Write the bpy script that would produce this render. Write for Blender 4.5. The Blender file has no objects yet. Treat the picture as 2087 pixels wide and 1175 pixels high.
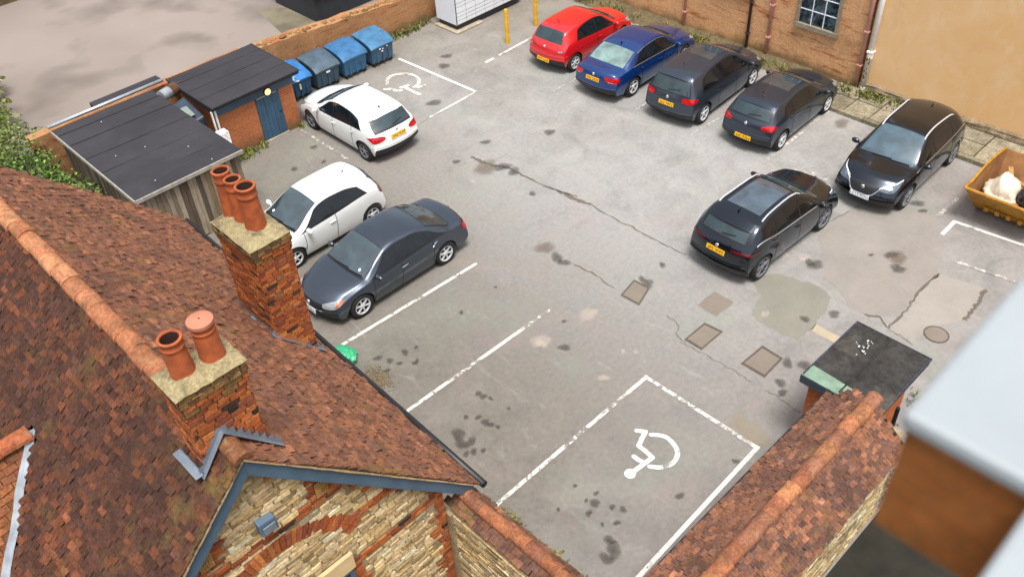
import bpy, bmesh, math, random
from math import sin, cos, pi, radians, sqrt, atan2, asin, floor
from mathutils import Vector, Matrix, noise as mnoise
from mathutils.bvhtree import BVHTree
R=random.Random(7)
SC=bpy.context.scene
COL=SC.collection
# ---------------------------------------------------------------- camera
cam=bpy.data.cameras.new('camera'); CAM=bpy.data.objects.new('camera',cam); COL.objects.link(CAM)
fw=Vector((0.50210181,0.55764055,-0.66100741)); rt=Vector((0.71069191,-0.70157717,-0.05202391)); up=Vector((0.49275835,0.44365132,0.74857379))
CAM.matrix_world=Matrix(((rt.x,up.x,-fw.x,0),(rt.y,up.y,-fw.y,0),(rt.z,up.z,-fw.z,14.7329),(0,0,0,1)))
cam.sensor_width=36; cam.lens=36*1847.4/2087; cam.clip_start=.05; cam.clip_end=500
cam.dof.use_dof=True; cam.dof.focus_distance=17; cam.dof.aperture_fstop=2.1; cam.dof.aperture_blades=0
SC.camera=CAM
# ---------------------------------------------------------------- sky and sun (bright overcast)
SUN=Vector((-.22,-.34,1.15)).normalized()
W=bpy.data.worlds.new('World'); SC.world=W; W.use_nodes=True
nt=W.node_tree; bg=nt.nodes['Background']
sky=nt.nodes.new('ShaderNodeTexSky'); sky.sky_type='NISHITA'; sky.sun_disc=False
sky.sun_elevation=asin(SUN.z); sky.sun_rotation=atan2(SUN.x,SUN.y); sky.dust_density=4; sky.air_density=1.2; sky.ozone_density=1
hs=nt.nodes.new('ShaderNodeHueSaturation'); hs.inputs['Saturation'].default_value=.30
nt.links.new(sky.outputs[0],hs.inputs['Color']); nt.links.new(hs.outputs[0],bg.inputs[0])
bg.inputs[1].default_value=.119
sl=bpy.data.lights.new('sun','SUN'); sl.energy=2.0; sl.angle=radians(18); sl.color=(1,.965,.92)
so=bpy.data.objects.new('sun',sl); COL.objects.link(so); so.rotation_euler=(-SUN).to_track_quat('-Z','Y').to_euler(); so.location=(0,0,30)
SC.view_settings.view_transform='Standard'; SC.view_settings.look='None'; SC.view_settings.gamma=1
SC.view_settings.exposure=.84
# ---------------------------------------------------------------- helpers
def lin(r,g=None,b=None):
    if g is None:
        h=r.lstrip('#'); r,g,b=[int(h[i:i+2],16) for i in (0,2,4)]
    return tuple(((c/255)/12.92 if c<=10 else (((c/255)+.055)/1.055)**2.4) for c in (r,g,b))
def lerp(a,b,t): return a+(b-a)*t
def V(*a): return Vector(a)
def sm(t):
    t=max(0,min(1,t)); return t*t*(3-2*t)
class MB:
    def __init__(s): s.v=[]; s.f=[]; s.c=[]; s.m=[]
    def add(s,vs,fs,col=(1,1,1),m=0):
        o=len(s.v); s.v+=[tuple(p) for p in vs]
        for k,f in enumerate(fs):
            s.f.append([o+i for i in f]); s.c.append(col[k] if isinstance(col,list) else col); s.m.append(m)
    def quad(s,a,b,c,d,col=(1,1,1),m=0): s.add([a,b,c,d],[[0,1,2,3]],col,m)
    def poly(s,pts,col=(1,1,1),m=0): s.add(pts,[list(range(len(pts)))],col,m)
    def box(s,x0,x1,y0,y1,z0,z1,col=(1,1,1),m=0):
        s.hexa([(x0,y0,z0),(x1,y0,z0),(x1,y1,z0),(x0,y1,z0)],[(x0,y0,z1),(x1,y0,z1),(x1,y1,z1),(x0,y1,z1)],col,m)
    def hexa(s,b,t,col=(1,1,1),m=0):
        s.add(list(b)+list(t),[[3,2,1,0],[4,5,6,7],[0,1,5,4],[1,2,6,5],[2,3,7,6],[3,0,4,7]],col,m)
    def obox(s,c,a,b,n,col=(1,1,1),m=0):
        c,a,b,n=map(Vector,(c,a,b,n))
        s.hexa([c-a-b-n,c+a-b-n,c+a+b-n,c-a+b-n],[c-a-b+n,c+a-b+n,c+a+b+n,c-a+b+n],col,m)
    def tube(s,path,r,n=10,col=(1,1,1),m=0,cap=True):
        path=[Vector(p) for p in path]; rings=[]
        for i,p in enumerate(path):
            t=(path[min(i+1,len(path)-1)]-path[max(i-1,0)]).normalized()
            u=t.cross(V(0,0,1)); u=u.normalized() if u.length>1e-4 else V(1,0,0)
            w=t.cross(u); rr=r[i] if isinstance(r,(list,tuple)) else r
            rings.append([p+u*rr*cos(2*pi*k/n)+w*rr*sin(2*pi*k/n) for k in range(n)])
        s.rings(rings,col,m,cap)
    def rings(s,rings,col=(1,1,1),m=0,cap=True):
        n=len(rings[0]); vs=[p for r in rings for p in r]; fs=[]
        for i in range(len(rings)-1):
            for k in range(n):
                k2=(k+1)%n; fs.append([i*n+k,i*n+k2,(i+1)*n+k2,(i+1)*n+k])
        if cap: fs.append(list(range(n))[::-1]); fs.append([(len(rings)-1)*n+k for k in range(n)])
        s.add(vs,fs,col,m)
    def lathe(s,c,prof,n=24,col=(1,1,1),m=0,axis='z',cap=False):
        rr=[]
        for r,h in prof:
            ring=[]
            for k in range(n):
                a=2*pi*k/n
                if axis=='z': p=(c[0]+r*cos(a),c[1]+r*sin(a),c[2]+h)
                elif axis=='y': p=(c[0]+r*cos(a),c[1]+h,c[2]+r*sin(a))
                else: p=(c[0]+h,c[1]+r*cos(a),c[2]+r*sin(a))
                ring.append(p)
            rr.append(ring)
        s.rings(rr,col,m,cap)
    def grid(s,P,nu,nv,col=(1,1,1),m=0):
        vs=[P(i/nu,j/nv) for i in range(nu+1) for j in range(nv+1)]
        fs=[[i*(nv+1)+j,(i+1)*(nv+1)+j,(i+1)*(nv+1)+j+1,i*(nv+1)+j+1] for i in range(nu) for j in range(nv)]
        s.add(vs,fs,col,m)
    def ball(s,c,r,col=(1,1,1),m=0,nu=12,nv=8,jit=0):
        rr=[]
        for i in range(nv+1):
            th=pi*i/nv; q=max(.02,sin(th)); ring=[]
            for k in range(nu):
                a=2*pi*k/nu; j=1+R.uniform(-jit,jit)
                ring.append((c[0]+r[0]*q*cos(a)*j,c[1]+r[1]*q*sin(a)*j,c[2]+r[2]*cos(th)*j))
            rr.append(ring)
        s.rings(rr,col,m,True)
    def build(s,name,mats,parent=None,smooth=False,local=False,bevel=0,angle=None):
        me=bpy.data.meshes.new(name)
        off=V(0,0,0)
        if parent is not None and not local: off=org(parent)
        me.from_pydata([(p[0]-off.x,p[1]-off.y,p[2]-off.z) for p in s.v],[],s.f); 
        if not isinstance(mats,(list,tuple)): mats=[mats]
        for m in mats: me.materials.append(m)
        ca=me.color_attributes.new('Col','FLOAT_COLOR','CORNER'); buf=[]
        for f,c in zip(s.f,s.c): buf+=[c[0],c[1],c[2],1]*len(f)
        ca.data.foreach_set('color',buf)
        me.polygons.foreach_set('material_index',s.m)
        me.polygons.foreach_set('use_smooth',[smooth]*len(s.f))
        me.validate(); me.update()
        if angle is not None: me.set_sharp_from_angle(angle=radians(angle))
        o=bpy.data.objects.new(name,me); COL.objects.link(o)
        if parent is not None: o.parent=parent
        if bevel:
            b=o.modifiers.new('bevel','BEVEL'); b.width=bevel; b.segments=2; b.limit_method='ANGLE'; b.angle_limit=radians(40)
        return o
def org(o):
    v=V(0,0,0)
    while o is not None: v=v+o.location; o=o.parent
    return v
def tag(o,label=None,cat=None,group=None,kind=None):
    if label: o['label']=label
    if cat: o['category']=cat
    if group: o['group']=group
    if kind: o['kind']=kind
    return o
def thing(name,label,cat,loc,group=None,rz=0):
    o=bpy.data.objects.new(name,None); COL.objects.link(o); o.location=loc; o.rotation_euler=(0,0,rz); o.empty_display_size=.3
    return tag(o,label,cat,group)
# ---------------------------------------------------------------- material helpers
class NB:
    def __init__(s,name):
        s.mat=bpy.data.materials.new(name); s.mat.use_nodes=True; s.nt=s.mat.node_tree
        s.b=s.nt.nodes['Principled BSDF']; s._pos=None
    def n(s,t,ins=None,**kw):
        o=s.nt.nodes.new('ShaderNode'+t)
        for k,v in kw.items(): setattr(o,k,v)
        for k,v in (ins or {}).items(): s.set(o,k,v)
        return o
    def set(s,o,k,v):
        i=o.inputs[k]
        if hasattr(v,'is_output') or isinstance(v,bpy.types.NodeSocket): s.nt.links.new(v,i)
        else:
            if isinstance(v,tuple) and len(v)==3 and i.type=='RGBA': v=(*v,1)
            i.default_value=v
    def pos(s):
        if s._pos is None: s._pos=s.n('NewGeometry').outputs['Position']
        return s._pos
    def obj(s): return s.n('TexCoord').outputs['Object']
    def col(s): return s.n('VertexColor',layer_name='Col').outputs['Color']
    def noise(s,scale,detail=6,rough=.6,dist=0,vec=None,stretch=None):
        v=vec or s.pos()
        if stretch: v=s.n('Mapping',{'Vector':v,'Scale':stretch}).outputs[0]
        return s.n('TexNoise',{'Vector':v,'Scale':scale,'Detail':detail,'Roughness':rough,'Distortion':dist}).outputs[0]
    def mr(s,v,a,b,c=1.):
        r=s.n('MapRange',{'Value':v,'From Min':a,'From Max':b,'To Min':0.,'To Max':c},interpolation_type='SMOOTHSTEP'); return r.outputs[0]
    def ramp(s,fac,*st):
        r=s.n('ValToRGB',{'Fac':fac}); e=r.color_ramp.elements
        while len(e)<len(st): e.new(.5)
        for k,(p,c) in enumerate(st):
            e[k].position=p; c=(c,c,c) if isinstance(c,(int,float)) else c; e[k].color=(*c,1)
        return r.outputs[0]
    def mix(s,fac,a,b,mode='MIX'):
        m=s.n('Mix',data_type='RGBA',blend_type=mode)
        s.set(m,'Factor',fac) if not isinstance(fac,(int,float)) else setattr(m.inputs[0],'default_value',fac)
        for i,v in ((6,a),(7,b)):
            if isinstance(v,tuple): m.inputs[i].default_value=(*v,1)
            else: s.nt.links.new(v,m.inputs[i])
        return m.outputs[2]
    def math(s,op,a,b=0.,clamp=False):
        m=s.n('Math',operation=op,use_clamp=clamp)
        for i,v in ((0,a),(1,b)):
            if isinstance(v,(int,float)): m.inputs[i].default_value=v
            else: s.nt.links.new(v,m.inputs[i])
        return m.outputs[0]
    def bump(s,h,strength=.4,dist=.02):
        s.set(s.b,'Normal',s.n('Bump',{'Height':h,'Strength':strength,'Distance':dist}).outputs[0])
    def out(s,color,rough=.8,**kw):
        s.set(s.b,'Base Color',(*color,1) if isinstance(color,tuple) else color); s.set(s.b,'Roughness',rough)
        for k,v in kw.items(): s.set(s.b,k.replace('_',' '),v)
        return s.mat
def simple(name,c,rough=.6,metal=0,var=.25,scale=3,bump=0,**kw):
    m=NB(name); n=m.noise(scale,5)
    col=m.mix(m.ramp(n,(.3,0),(.7,1)),tuple(x*(1-var) for x in c),tuple(min(1,x*(1+var*.6)) for x in c))
    if bump: m.bump(m.noise(scale*8,6),bump,.01)
    return m.out(col,rough,Metallic=metal,**kw)
def masonry(name,stain=(.05,.045,.035),amt=.5,lichen=None,bump=.6,scale=2.0,fine=30,moss=False):
    m=NB(name); c=m.col()
    n1=m.noise(fine,6,.7); c=m.mix(1,c,m.ramp(n1,(.25,.55),(.75,1.3)),'MULTIPLY')
    n3=m.noise(fine*.25,5,.65); c=m.mix(1,c,m.ramp(n3,(.3,.7),(.7,1.18)),'MULTIPLY')
    n2=m.noise(scale,8,.65,.4); c=m.mix(m.ramp(n2,(.5,0),(.72,amt)),c,stain)
    if moss:
        Y=m.n('SeparateXYZ',{'Vector':m.pos()}).outputs[1]; k=m.math('MULTIPLY',m.mr(Y,7.7,6.6),m.mr(m.noise(2.6,7,.7,.5),.46,.68,.5)); c=m.mix(k,c,lin('#7d6a38'))
    if lichen:
        n4=m.noise(scale*1.7,8,.7,.6,stretch=(1,1.3,.8)); c=m.mix(m.ramp(n4,(.56,0),(.7,.8)),c,lichen)
    m.bump(m.noise(fine*1.3,8,.7),bump,.008)
    return m.out(c,.9,**{'Specular_IOR_Level':.2})
# asphalt colour as a node group, so that paint and stains wear through to the same ground
def asphalt_group():
    g=bpy.data.node_groups.new('asphalt','ShaderNodeTree')
    g.interface.new_socket('Color',in_out='OUTPUT',socket_type='NodeSocketColor'); g.interface.new_socket('Height',in_out='OUTPUT',socket_type='NodeSocketFloat')
    class G(NB):
        def __init__(s): s.nt=g; s._pos=None
    m=G(); o=g.nodes.new('NodeGroupOutput')
    sep=m.n('SeparateXYZ',{'Vector':m.pos()}); X,Y=sep.outputs[0],sep.outputs[1]
    big=m.noise(.16,5,.55,.3); mid=m.noise(.9,8,.68,.6); fine=m.noise(9,8,.75); grain=m.noise(70,3,.6)
    # worn pale middle, browner towards the sheds on the left and the building
    left=m.math('ADD',m.math('MULTIPLY',Y,.055),m.math('MULTIPLY',big,1.0))
    base=m.mix(m.mr(left,1.25,1.95),lin('#959390'),lin('#7d776e'))
    near=m.math('ADD',m.math('MULTIPLY',X,-.07),m.math('MULTIPLY',mid,.7))
    base=m.mix(m.mr(near,-.78,-.22,.94),base,lin('#736d65'))
    right=m.math('ADD',m.math('MULTIPLY',Y,-.12),m.math('MULTIPLY',big,1.0))
    base=m.mix(m.mr(right,-.75,-.1,.8),base,lin('#87827e'))
    c=m.mix(1,base,m.ramp(mid,(.26,.74),(.5,1.0),(.74,1.2)),'MULTIPLY')
    c=m.mix(1,c,m.ramp(fine,(.25,.76),(.55,1.0),(.8,1.18)),'MULTIPLY')
    c=m.mix(1,c,m.ramp(grain,(.3,.78),(.7,1.2)),'MULTIPLY')
    # long scuffs and wheel wear
    sc=m.noise(.8,8,.7,1.2,stretch=(.35,2.2,1)); c=m.mix(m.ramp(sc,(.58,0),(.72,.32)),c,lin('#766d62'))
    sc2=m.noise(1.3,9,.72,1.5,stretch=(1.8,.4,1)); c=m.mix(m.ramp(sc2,(.58,0),(.74,.35)),c,lin('#b3aea8'))
    gr=m.noise(.35,4,.6,.5); c=m.mix(m.ramp(gr,(.52,0),(.7,.22)),c,lin('#83907f'))
    pk=m.noise(.5,4,.6,.8); c=m.mix(m.ramp(pk,(.55,0),(.75,.22)),c,lin('#9c8583'))
    sp=m.noise(26,4,.8); c=m.mix(m.ramp(sp,(.68,0),(.74,.35)),c,lin('#4b443c'))
    g.links.new(c,o.inputs[0]); g.links.new(m.math('ADD',m.math('MULTIPLY',fine,.6),m.math('MULTIPLY',grain,.4)),o.inputs[1])
    return g
ASG=asphalt_group()
class AM(NB):
    def __init__(s,name):
        super().__init__(name); s.g=s.n('Group'); s.g.node_tree=ASG; s.ac=s.g.outputs[0]
        s.bump(s.g.outputs[1],.35,.012)
def m_asphalt():
    m=AM('asphalt'); return m.out(m.ac,.92,Specular_IOR_Level=.25)
def m_paint(name,thr,c='#e6e2da'):
    m=AM(name); w=m.noise(7,8,.75,.5); w2=m.noise(1.2,3); f=m.math('ADD',w,m.math('MULTIPLY',w2,.5))
    k=m.ramp(f,(thr,0),(thr+.1,1)); pc=m.mix(m.ramp(m.noise(20,5),(.3,0),(.7,1)),tuple(x*.78 for x in lin(c)),lin(c))
    return m.out(m.mix(k,m.ac,pc),.8)
def m_stain(name,c,amt=.8):
    m=AM(name); f=m.n('VertexColor',layer_name='Col').outputs['Color']
    n=m.noise(9,7,.7,.5); k=m.math('MULTIPLY',m.math('ADD',m.math('MULTIPLY',f,.9),m.math('MULTIPLY',m.math('SUBTRACT',n,.74),1.0)),1.15,True)
    k=m.math('MULTIPLY',k,amt); return m.out(c,.85,Specular_IOR_Level=.2,Alpha=k)
def m_patch(name,tint,f=.7):
    m=AM(name); n=m.noise(1.4,6,.6); t=m.mix(m.ramp(n,(.3,0),(.7,1)),tuple(x*.86 for x in tint),tuple(x*1.1 for x in tint))
    t=m.mix(1,t,m.ramp(m.noise(60,3),(.3,.86),(.7,1.12)),'MULTIPLY')
    return m.out(m.mix(f,m.ac,t),.9)
def paint(name,c,metal=0.,rough=.32,coat=.9,tint=(1,1,1)):
    m=NB(name); n=m.noise(2.2,4,vec=m.obj()); col=m.mix(m.ramp(n,(.3,0),(.7,1)),tuple(x*.94 for x in c),c)
    m.out(col,rough,Metallic=metal,Coat_Weight=coat,Coat_Roughness=.05,Coat_IOR=1.6,Coat_Tint=(*tint,1),Specular_Tint=(*tint,1))
    return m.mat
def glass(name,c=(.03,.045,.052),ior=2.1):
    m=NB(name); n=m.noise(2.4,3,.5,.6,vec=m.obj()); col=m.mix(m.ramp(n,(.3,0),(.7,1)),tuple(x*.6 for x in c),tuple(x*1.35 for x in c))
    return m.out(col,.06,IOR=ior)
# ---------------------------------------------------------------- materials
ASPH=m_asphalt()
WHITE_LINE=m_paint('white_road_paint',.675,'#dcd8d0'); WORN_LINE=m_paint('worn_road_paint',.76,'#d8d0c6'); FRESH=m_paint('fresh_road_paint',.60,'#e2ded7'); FAINT=m_paint('faint_road_paint',.86,'#cdc0b4')
STAIN=m_stain('oil_stain',lin('#4a443e'),.72); STAINB=m_stain('mud_stain',lin('#6b5a47'),.6); PALE=m_stain('pale_scuff',lin('#cdbfb0'),.5); CRACK=m_stain('crack_dirt',lin('#5e523f'),.62)
PA=m_patch('patch_dark',lin('#7b786c'),.85); PB=m_patch('patch_mid',lin('#888078'),.7); PC=m_patch('patch_concrete',lin('#958e83'),.65); PD=m_patch('patch_brown',lin('#76695a'),.75); PE=m_patch('patch_beige',lin('#b3a385'),.7); PF=m_patch('patch_tan',lin('#857b69'),.75)
COVER=m_patch('cover_fill',lin('#776b5f'),.85); IRON=simple('cast_iron',lin('#5f564b'),.8,.2,.3,20,.3)
TILE=masonry('clay_tile',lin('#43322d'),.62,lin('#6d5a2e'),.5,1.1,22)
TILED=masonry('dark_clay_tile',lin('#2f2522'),.6,lin('#5c4a2a'),.7,1.1,26,moss=True)
RIDGE=masonry('ridge_tile',lin('#56402f'),.7,lin('#8a7a5a'),.5,4,22)
BRICKM=masonry('brickwork',lin('#4a2e20'),.4,None,.6,2.2,34)
STONEM=masonry('stonework',lin('#6a5c42'),.25,None,.6,2.0,28)
MORTAR=masonry('flaunching',lin('#35302a'),.75,lin('#8a8048'),.8,5,36); CORB=masonry('corbel_brick',lin('#3a2c20'),.6,None,.7,4,30)
POT=simple('terracotta_pot',lin('#a5532b'),.8,0,.38,7,.25); POTIN=simple('sooty_inside',lin('#3a211a'),.95,0,.3,6)
def m_lead(n='lead_sheet',c='#8d97a3'):
    m=NB(n); return m.out(m.mix(m.ramp(m.noise(5,6),(.3,0),(.7,1)),tuple(x*.6 for x in lin(c)),lin(c)),.5,Metallic=.35)
LEAD=m_lead(); LEADW=m_lead('white_lead','#aab2ba')
BLUEP=simple('blue_grey_paint',lin('#4d6375'),.55,0,.2,2.5,.05)
CREAM=simple('cream_timber',lin('#a88f68'),.8,0,.4,9,.2)
BLACKPL=simple('black_plastic',(.012,.012,.014),.45,0,.3,3)
def felt(name,c):
    m=NB(name); n=m.noise(.7,6,.6,.4); col=m.mix(m.ramp(n,(.3,0),(.7,1)),tuple(x*.72 for x in c),tuple(x*1.2 for x in c))
    col=m.mix(1,col,m.ramp(m.noise(60,3,.7),(.3,.8),(.7,1.2)),'MULTIPLY')
    col=m.mix(m.ramp(m.noise(1.1,7,.7,1,stretch=(.5,2,1)),(.58,0),(.72,.4)),col,tuple(x*1.6 for x in c))
    m.bump(m.noise(45,4),.3,.01); return m.out(col,.8,Specular_IOR_Level=.35)
FELT=felt('roof_felt',lin('#343236')); FELT2=felt('roof_felt_green',lin('#3f3e3c'))
def brick_shader(name,ax,c1,c2,cm,sc=.225,rh=.075,stain=lin('#3d3020'),st=.5,patchc=None):
    m=NB(name); s=m.n('SeparateXYZ',{'Vector':m.pos()}); 
    w=m.noise(1.5,3); zz=m.math('ADD',s.outputs[2],m.math('MULTIPLY',w,.05))
    v=m.n('CombineXYZ',{'X':s.outputs[ax],'Y':zz}).outputs[0]
    b=m.n('TexBrick',{'Vector':v,'Color1':c1,'Color2':c2,'Mortar':cm,'Scale':1.,'Mortar Size':.007,'Mortar Smooth':.3,'Bias':-.1,'Brick Width':sc,'Row Height':rh})
    c=b.outputs[0]
    st2={0:(.35,1,2.6),1:(1,.35,2.6)}[ax]
    hn=m.noise(2.2,7,.7,.5,stretch=st2); c=m.mix(m.ramp(hn,(.3,.0),(.62,.75)),c,c2)
    if patchc: c=m.mix(m.ramp(m.noise(2.6,6,.65,.3,stretch=st2),(.56,0),(.66,.85)),c,patchc)
    c=m.mix(1,c,m.ramp(m.noise(14,7,.75),(.25,.6),(.75,1.35)),'MULTIPLY')
    c=m.mix(m.ramp(m.noise(.9,7,.65,.5),(.52,0),(.72,st)),c,stain)
    low=m.math('ADD',m.math('MULTIPLY',s.outputs[2],-1.6),m.math('MULTIPLY',m.noise(2,6),1.2)); c=m.mix(m.mr(low,-.1,.5,.7),c,lin('#5c5236'))
    m.bump(m.math('ADD',b.outputs[1],m.math('MULTIPLY',m.noise(40,6),-.7)),-.6,.02)
    return m.out(c,.9,Specular_IOR_Level=.2)
WALLB=brick_shader('buff_brick_wall',1,lin('#c9915f'),lin('#d3a377'),lin('#b2967a'),.26,.085,lin('#6e4a2c'),.45,lin('#9c5630'))
WALLL=brick_shader('old_red_wall',0,lin('#9a6244'),lin('#a87e56'),lin('#98825f'),.24,.08,lin('#5a4630'),.5,lin('#94482a'))
STOREB=brick_shader('red_store_brick',0,lin('#9c5230'),lin('#b26c42'),lin('#9a8874'),.225,.075,lin('#6b3a22'),.35)
SHEDB=brick_shader('orange_shed_brick',1,lin('#a9562c'),lin('#b8673a'),lin('#9a8468'),.225,.075,lin('#6b3a22'),.3)
def m_stucco():
    m=NB('ochre_render'); s=m.n('SeparateXYZ',{'Vector':m.pos()})
    c=m.mix(m.ramp(m.noise(.7,6,.6,.4),(.3,0),(.7,1)),lin('#dcb07a'),lin('#e2bd90'))
    c=m.mix(m.ramp(m.noise(1.3,7,.65,.6,stretch=(1,1.6,.9)),(.5,0),(.72,.5)),c,lin('#e3c8a0'))
    c=m.mix(m.ramp(m.noise(1.1,6,.65,.4,stretch=(1,1.2,.6)),(.56,0),(.74,.3)),c,lin('#b58550'))
    c=m.mix(m.ramp(m.noise(9,7,.75),(.64,0),(.74,.45)),c,lin('#8a6a40'))
    m.bump(m.noise(25,6,.7),.25,.01); return m.out(c,.92,Specular_IOR_Level=.15)
STUCCO=m_stucco()
PLINTH=masonry('flaking_plinth',lin('#4d4a2c'),.7,lin('#7c7a55'),.8,2.2,16)
SLAB=masonry('paving_slab',lin('#4d4730'),.6,lin('#5f5f35'),.5,1.6,14)
PLANK=NB('weathered_boards'); _c=PLANK.col(); _c=PLANK.mix(1,_c,PLANK.ramp(PLANK.noise(3,8,.75,.6,stretch=(6,6,.7)),(.3,.5),(.7,1.4)),'MULTIPLY'); PLANK.bump(PLANK.noise(8,6,stretch=(6,6,.5)),.4,.01); PLANK=PLANK.out(_c,.9)
BINBLUE=[simple('bin_steel_blue',lin(c),.5,.15,.35,4,.08) for c in ('#44759a','#376b97','#4a5c6a','#2f72b0')]
BINBODY=[simple('bin_body_blue',lin(c),.55,.1,.35,2.5,.08) for c in ('#3f5f77','#3a6c90','#3f5a6b','#2c5170')]
YELLOW=simple('bollard_yellow',lin('#d9a514'),.5,0,.2,5); SKIPY=simple('skip_yellow',lin('#ad7a22'),.6,0,.4,5,.1); RUST=simple('rusty_inside',lin('#8a6038'),.8,.1,.35,3,.2)
WHITEP=simple('white_panel',lin('#dfe4ea'),.4,0,.04,2); WHITEPIPE=simple('flaking_white_pipe',lin('#efece6'),.6,0,.15,9); PINKP=simple('pink_pipe',lin('#cf978a'),.7,0,.2,5); DARKP=simple('black_pipe',lin('#3d302c'),.6,0,.3,5)
DKGREY=simple('dark_base',lin('#2b3038'),.6,0,.2,4); CONC=simple('concrete_base',lin('#a59b86'),.9,0,.3,5,.3)
WINDOWG=NB('old_window_glass'); WINDOWG=WINDOWG.out(WINDOWG.mix(WINDOWG.ramp(WINDOWG.noise(5,4,.6,1),(.4,0),(.65,1)),lin('#14181c'),lin('#4a6068')),.12,IOR=1.8)
STONESILL=simple('stone_sill',lin('#8d8270'),.9,0,.3,6,.3)
def leafm(name,c):
    m=NB(name); return m.out(m.mix(1,m.col(),m.ramp(m.noise(5,4),(.3,.75),(.7,1.25)),'MULTIPLY'),.7,Subsurface_Weight=.0)
LEAF=leafm('leaf',None)
MOSS=leafm('moss',None)
BAGG=simple('green_plastic',lin('#3fae7c'),.3,0,.35,14,.2); BAGW=simple('white_sack',lin('#d8cdb8'),.8,0,.15,3,.2); BAGB=simple('black_sack',(.012,.012,.015),.35,0,.3,4)
GALV=simple('galvanised',lin('#b9c0c6'),.35,.6,.2,4); RUSTP=simple('rust_pipe',lin('#5a3d2a'),.9,0,.4,9,.3); TARP=simple('dark_tarpaulin',lin('#2d3a4a'),.5,0,.3,3); GREENB=simple('grey_green_board',lin('#7d8a84'),.7,0,.2,3)
YARD=NB('neighbour_ground'); _c=YARD.mix(YARD.ramp(YARD.noise(.12,3,.5,.2),(.35,0),(.65,1)),lin('#7d726a'),lin('#8c8179')); _c=YARD.mix(YARD.ramp(YARD.noise(.4,3,.45,.2),(.52,0),(.72,.75)),_c,lin('#625952')); YARD=YARD.out(_c,.95)
EARTH=simple('dark_earth',lin('#4a4030'),.95,0,.5,2,.4)
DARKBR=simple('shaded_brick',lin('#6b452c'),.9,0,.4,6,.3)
TOWERB=brick_shader('tower_brick',1,lin('#95582a'),lin('#9a5e30'),lin('#7d5a35'),.112,.037,lin('#4d3a22'),.5)
CAPW=simple('white_capping',lin('#979ea1'),.5,0,.08,4)
# ---------------------------------------------------------------- ground
def sheet(name,pts,z,mat,kind='structure'):
    mb=MB(); mb.poly([(x,y,z) for x,y in pts]); o=mb.build(name,mat); o['kind']=kind; return o
g=MB()
for i in range(24):
    for j in range(24):
        x0=-90+i*10; y0=-90+j*10; g.quad((x0,y0,-.03),(x0+10,y0,-.03),(x0+10,y0+10,-.03),(x0,y0+10,-.03))
tag(g.build('ground',EARTH),kind='structure')
g=MB(); N=36
for i in range(N):
    for j in range(N):
        x0=3+i*(22.6/N); x1=3+(i+1)*(22.6/N); y0=.5+j*(25.4/N); y1=.5+(j+1)*(25.4/N); g.quad((x0,y0,0),(x1,y0,0),(x1,y1,0),(x0,y1,0))
tag(g.build('car_park',ASPH),kind='structure')
sheet('neighbour_yard',[(-30,26),(30,26),(30,70),(-30,70)],0,YARD)
sheet('grass_verge',[(15.2,27.5),(18.6,27.0),(19,29),(16,31.5)],.006,simple('verge_grass',lin('#736c58'),.95,0,.4,.8,.3))
def rough(pts,amp=.04,sub=4):
    out=[]
    for i,(x,y) in enumerate(pts):
        x2,y2=pts[(i+1)%len(pts)]
        for k in range(sub):
            t=k/sub; j=0 if k==0 else amp
            out.append((lerp(x,x2,t)+R.uniform(-j,j),lerp(y,y2,t)+R.uniform(-j,j)))
    return out
PATCH_A=[(15.97,7.95),(16.07,7.50),(16.18,7.16),(16.13,6.76),(16.01,6.54),(15.69,6.46),(15.21,6.39),(14.75,6.32),(14.29,6.36),(14.21,6.76),(14.20,7.42),(14.41,7.70),(14.93,7.78),(15.18,8.09),(15.49,8.39)]
PATCH_B=[(18.06,8.09),(19.64,7.93),(20.42,6.93),(20.52,6.16),(19.85,5.65),(19.01,5.31),(18.50,5.12),(17.65,5.16),(17.20,5.13),(16.78,5.08),(16.27,5.35),(16.02,5.71),(16.02,6.13),(16.29,6.31),(16.41,6.71),(16.50,6.99),(17.15,7.49)]
PATCH_C=[(18.50,5.12),(18.68,4.11),(17.34,3.96),(16.84,4.27),(15.95,4.53),(16.00,5.03),(17.15,5.10)]
PATCH_D=[(14.39,8.71),(14.38,8.15),(13.71,8.15),(13.72,8.73)]
PATCH_E=[(15.00,6.36),(15.00,5.69),(14.75,5.71),(14.76,6.33)]
PATCH_F=[(11.64,6.13),(11.59,5.48),(11.40,5.12),(11.14,5.27),(11.21,6.09)]
COVER_A=[(13.33,8.23),(13.37,7.76),(12.59,7.77),(12.60,8.24)]
COVER_B=[(13.59,6.84),(13.56,6.30),(12.83,6.27),(12.83,6.87)]
COVER_C=[(13.42,10.41),(13.43,9.94),(12.80,9.74),(12.78,10.29)]
COVER_R=[(16.49,4.21),(16.67,4.01),(16.24,4.09)]
CRACK_A=[(14.48,17.51),(14.53,16.92),(14.83,16.18),(14.82,15.29),(14.93,14.42),(15.07,13.79)]
CRACK_B=[(14.86,14.80),(14.93,14.35),(14.97,13.70),(15.04,13.27),(14.98,12.44),(15.02,11.68),(15.01,10.89),(15.03,10.06)]
CRACK_C=[(12.89,11.92),(12.93,11.29),(12.86,10.57)]
CRACK_D=[(18.65,4.09),(18.16,3.99),(17.71,3.98),(17.34,3.96)]
CRACK_E=[(16.02,5.71),(16.17,5.42),(15.95,5.09),(16.78,5.08),(17.49,5.16),(18.50,5.12)]
CRACK_F=[(15.90,5.06),(15.92,4.79),(15.83,4.43)]
CRACK_G=[(18.08,8.17),(18.58,8.14),(19.67,7.90)]
CRACK_H=[(12.47,8.26),(12.51,7.60),(12.53,6.81),(12.51,6.41)]
CRACK_I=[(12.52,6.04),(12.53,5.67),(12.47,5.16)]
CRACK_J=[(12.97,9.07),(12.89,8.62),(12.62,8.51),(12.51,8.14)]
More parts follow.
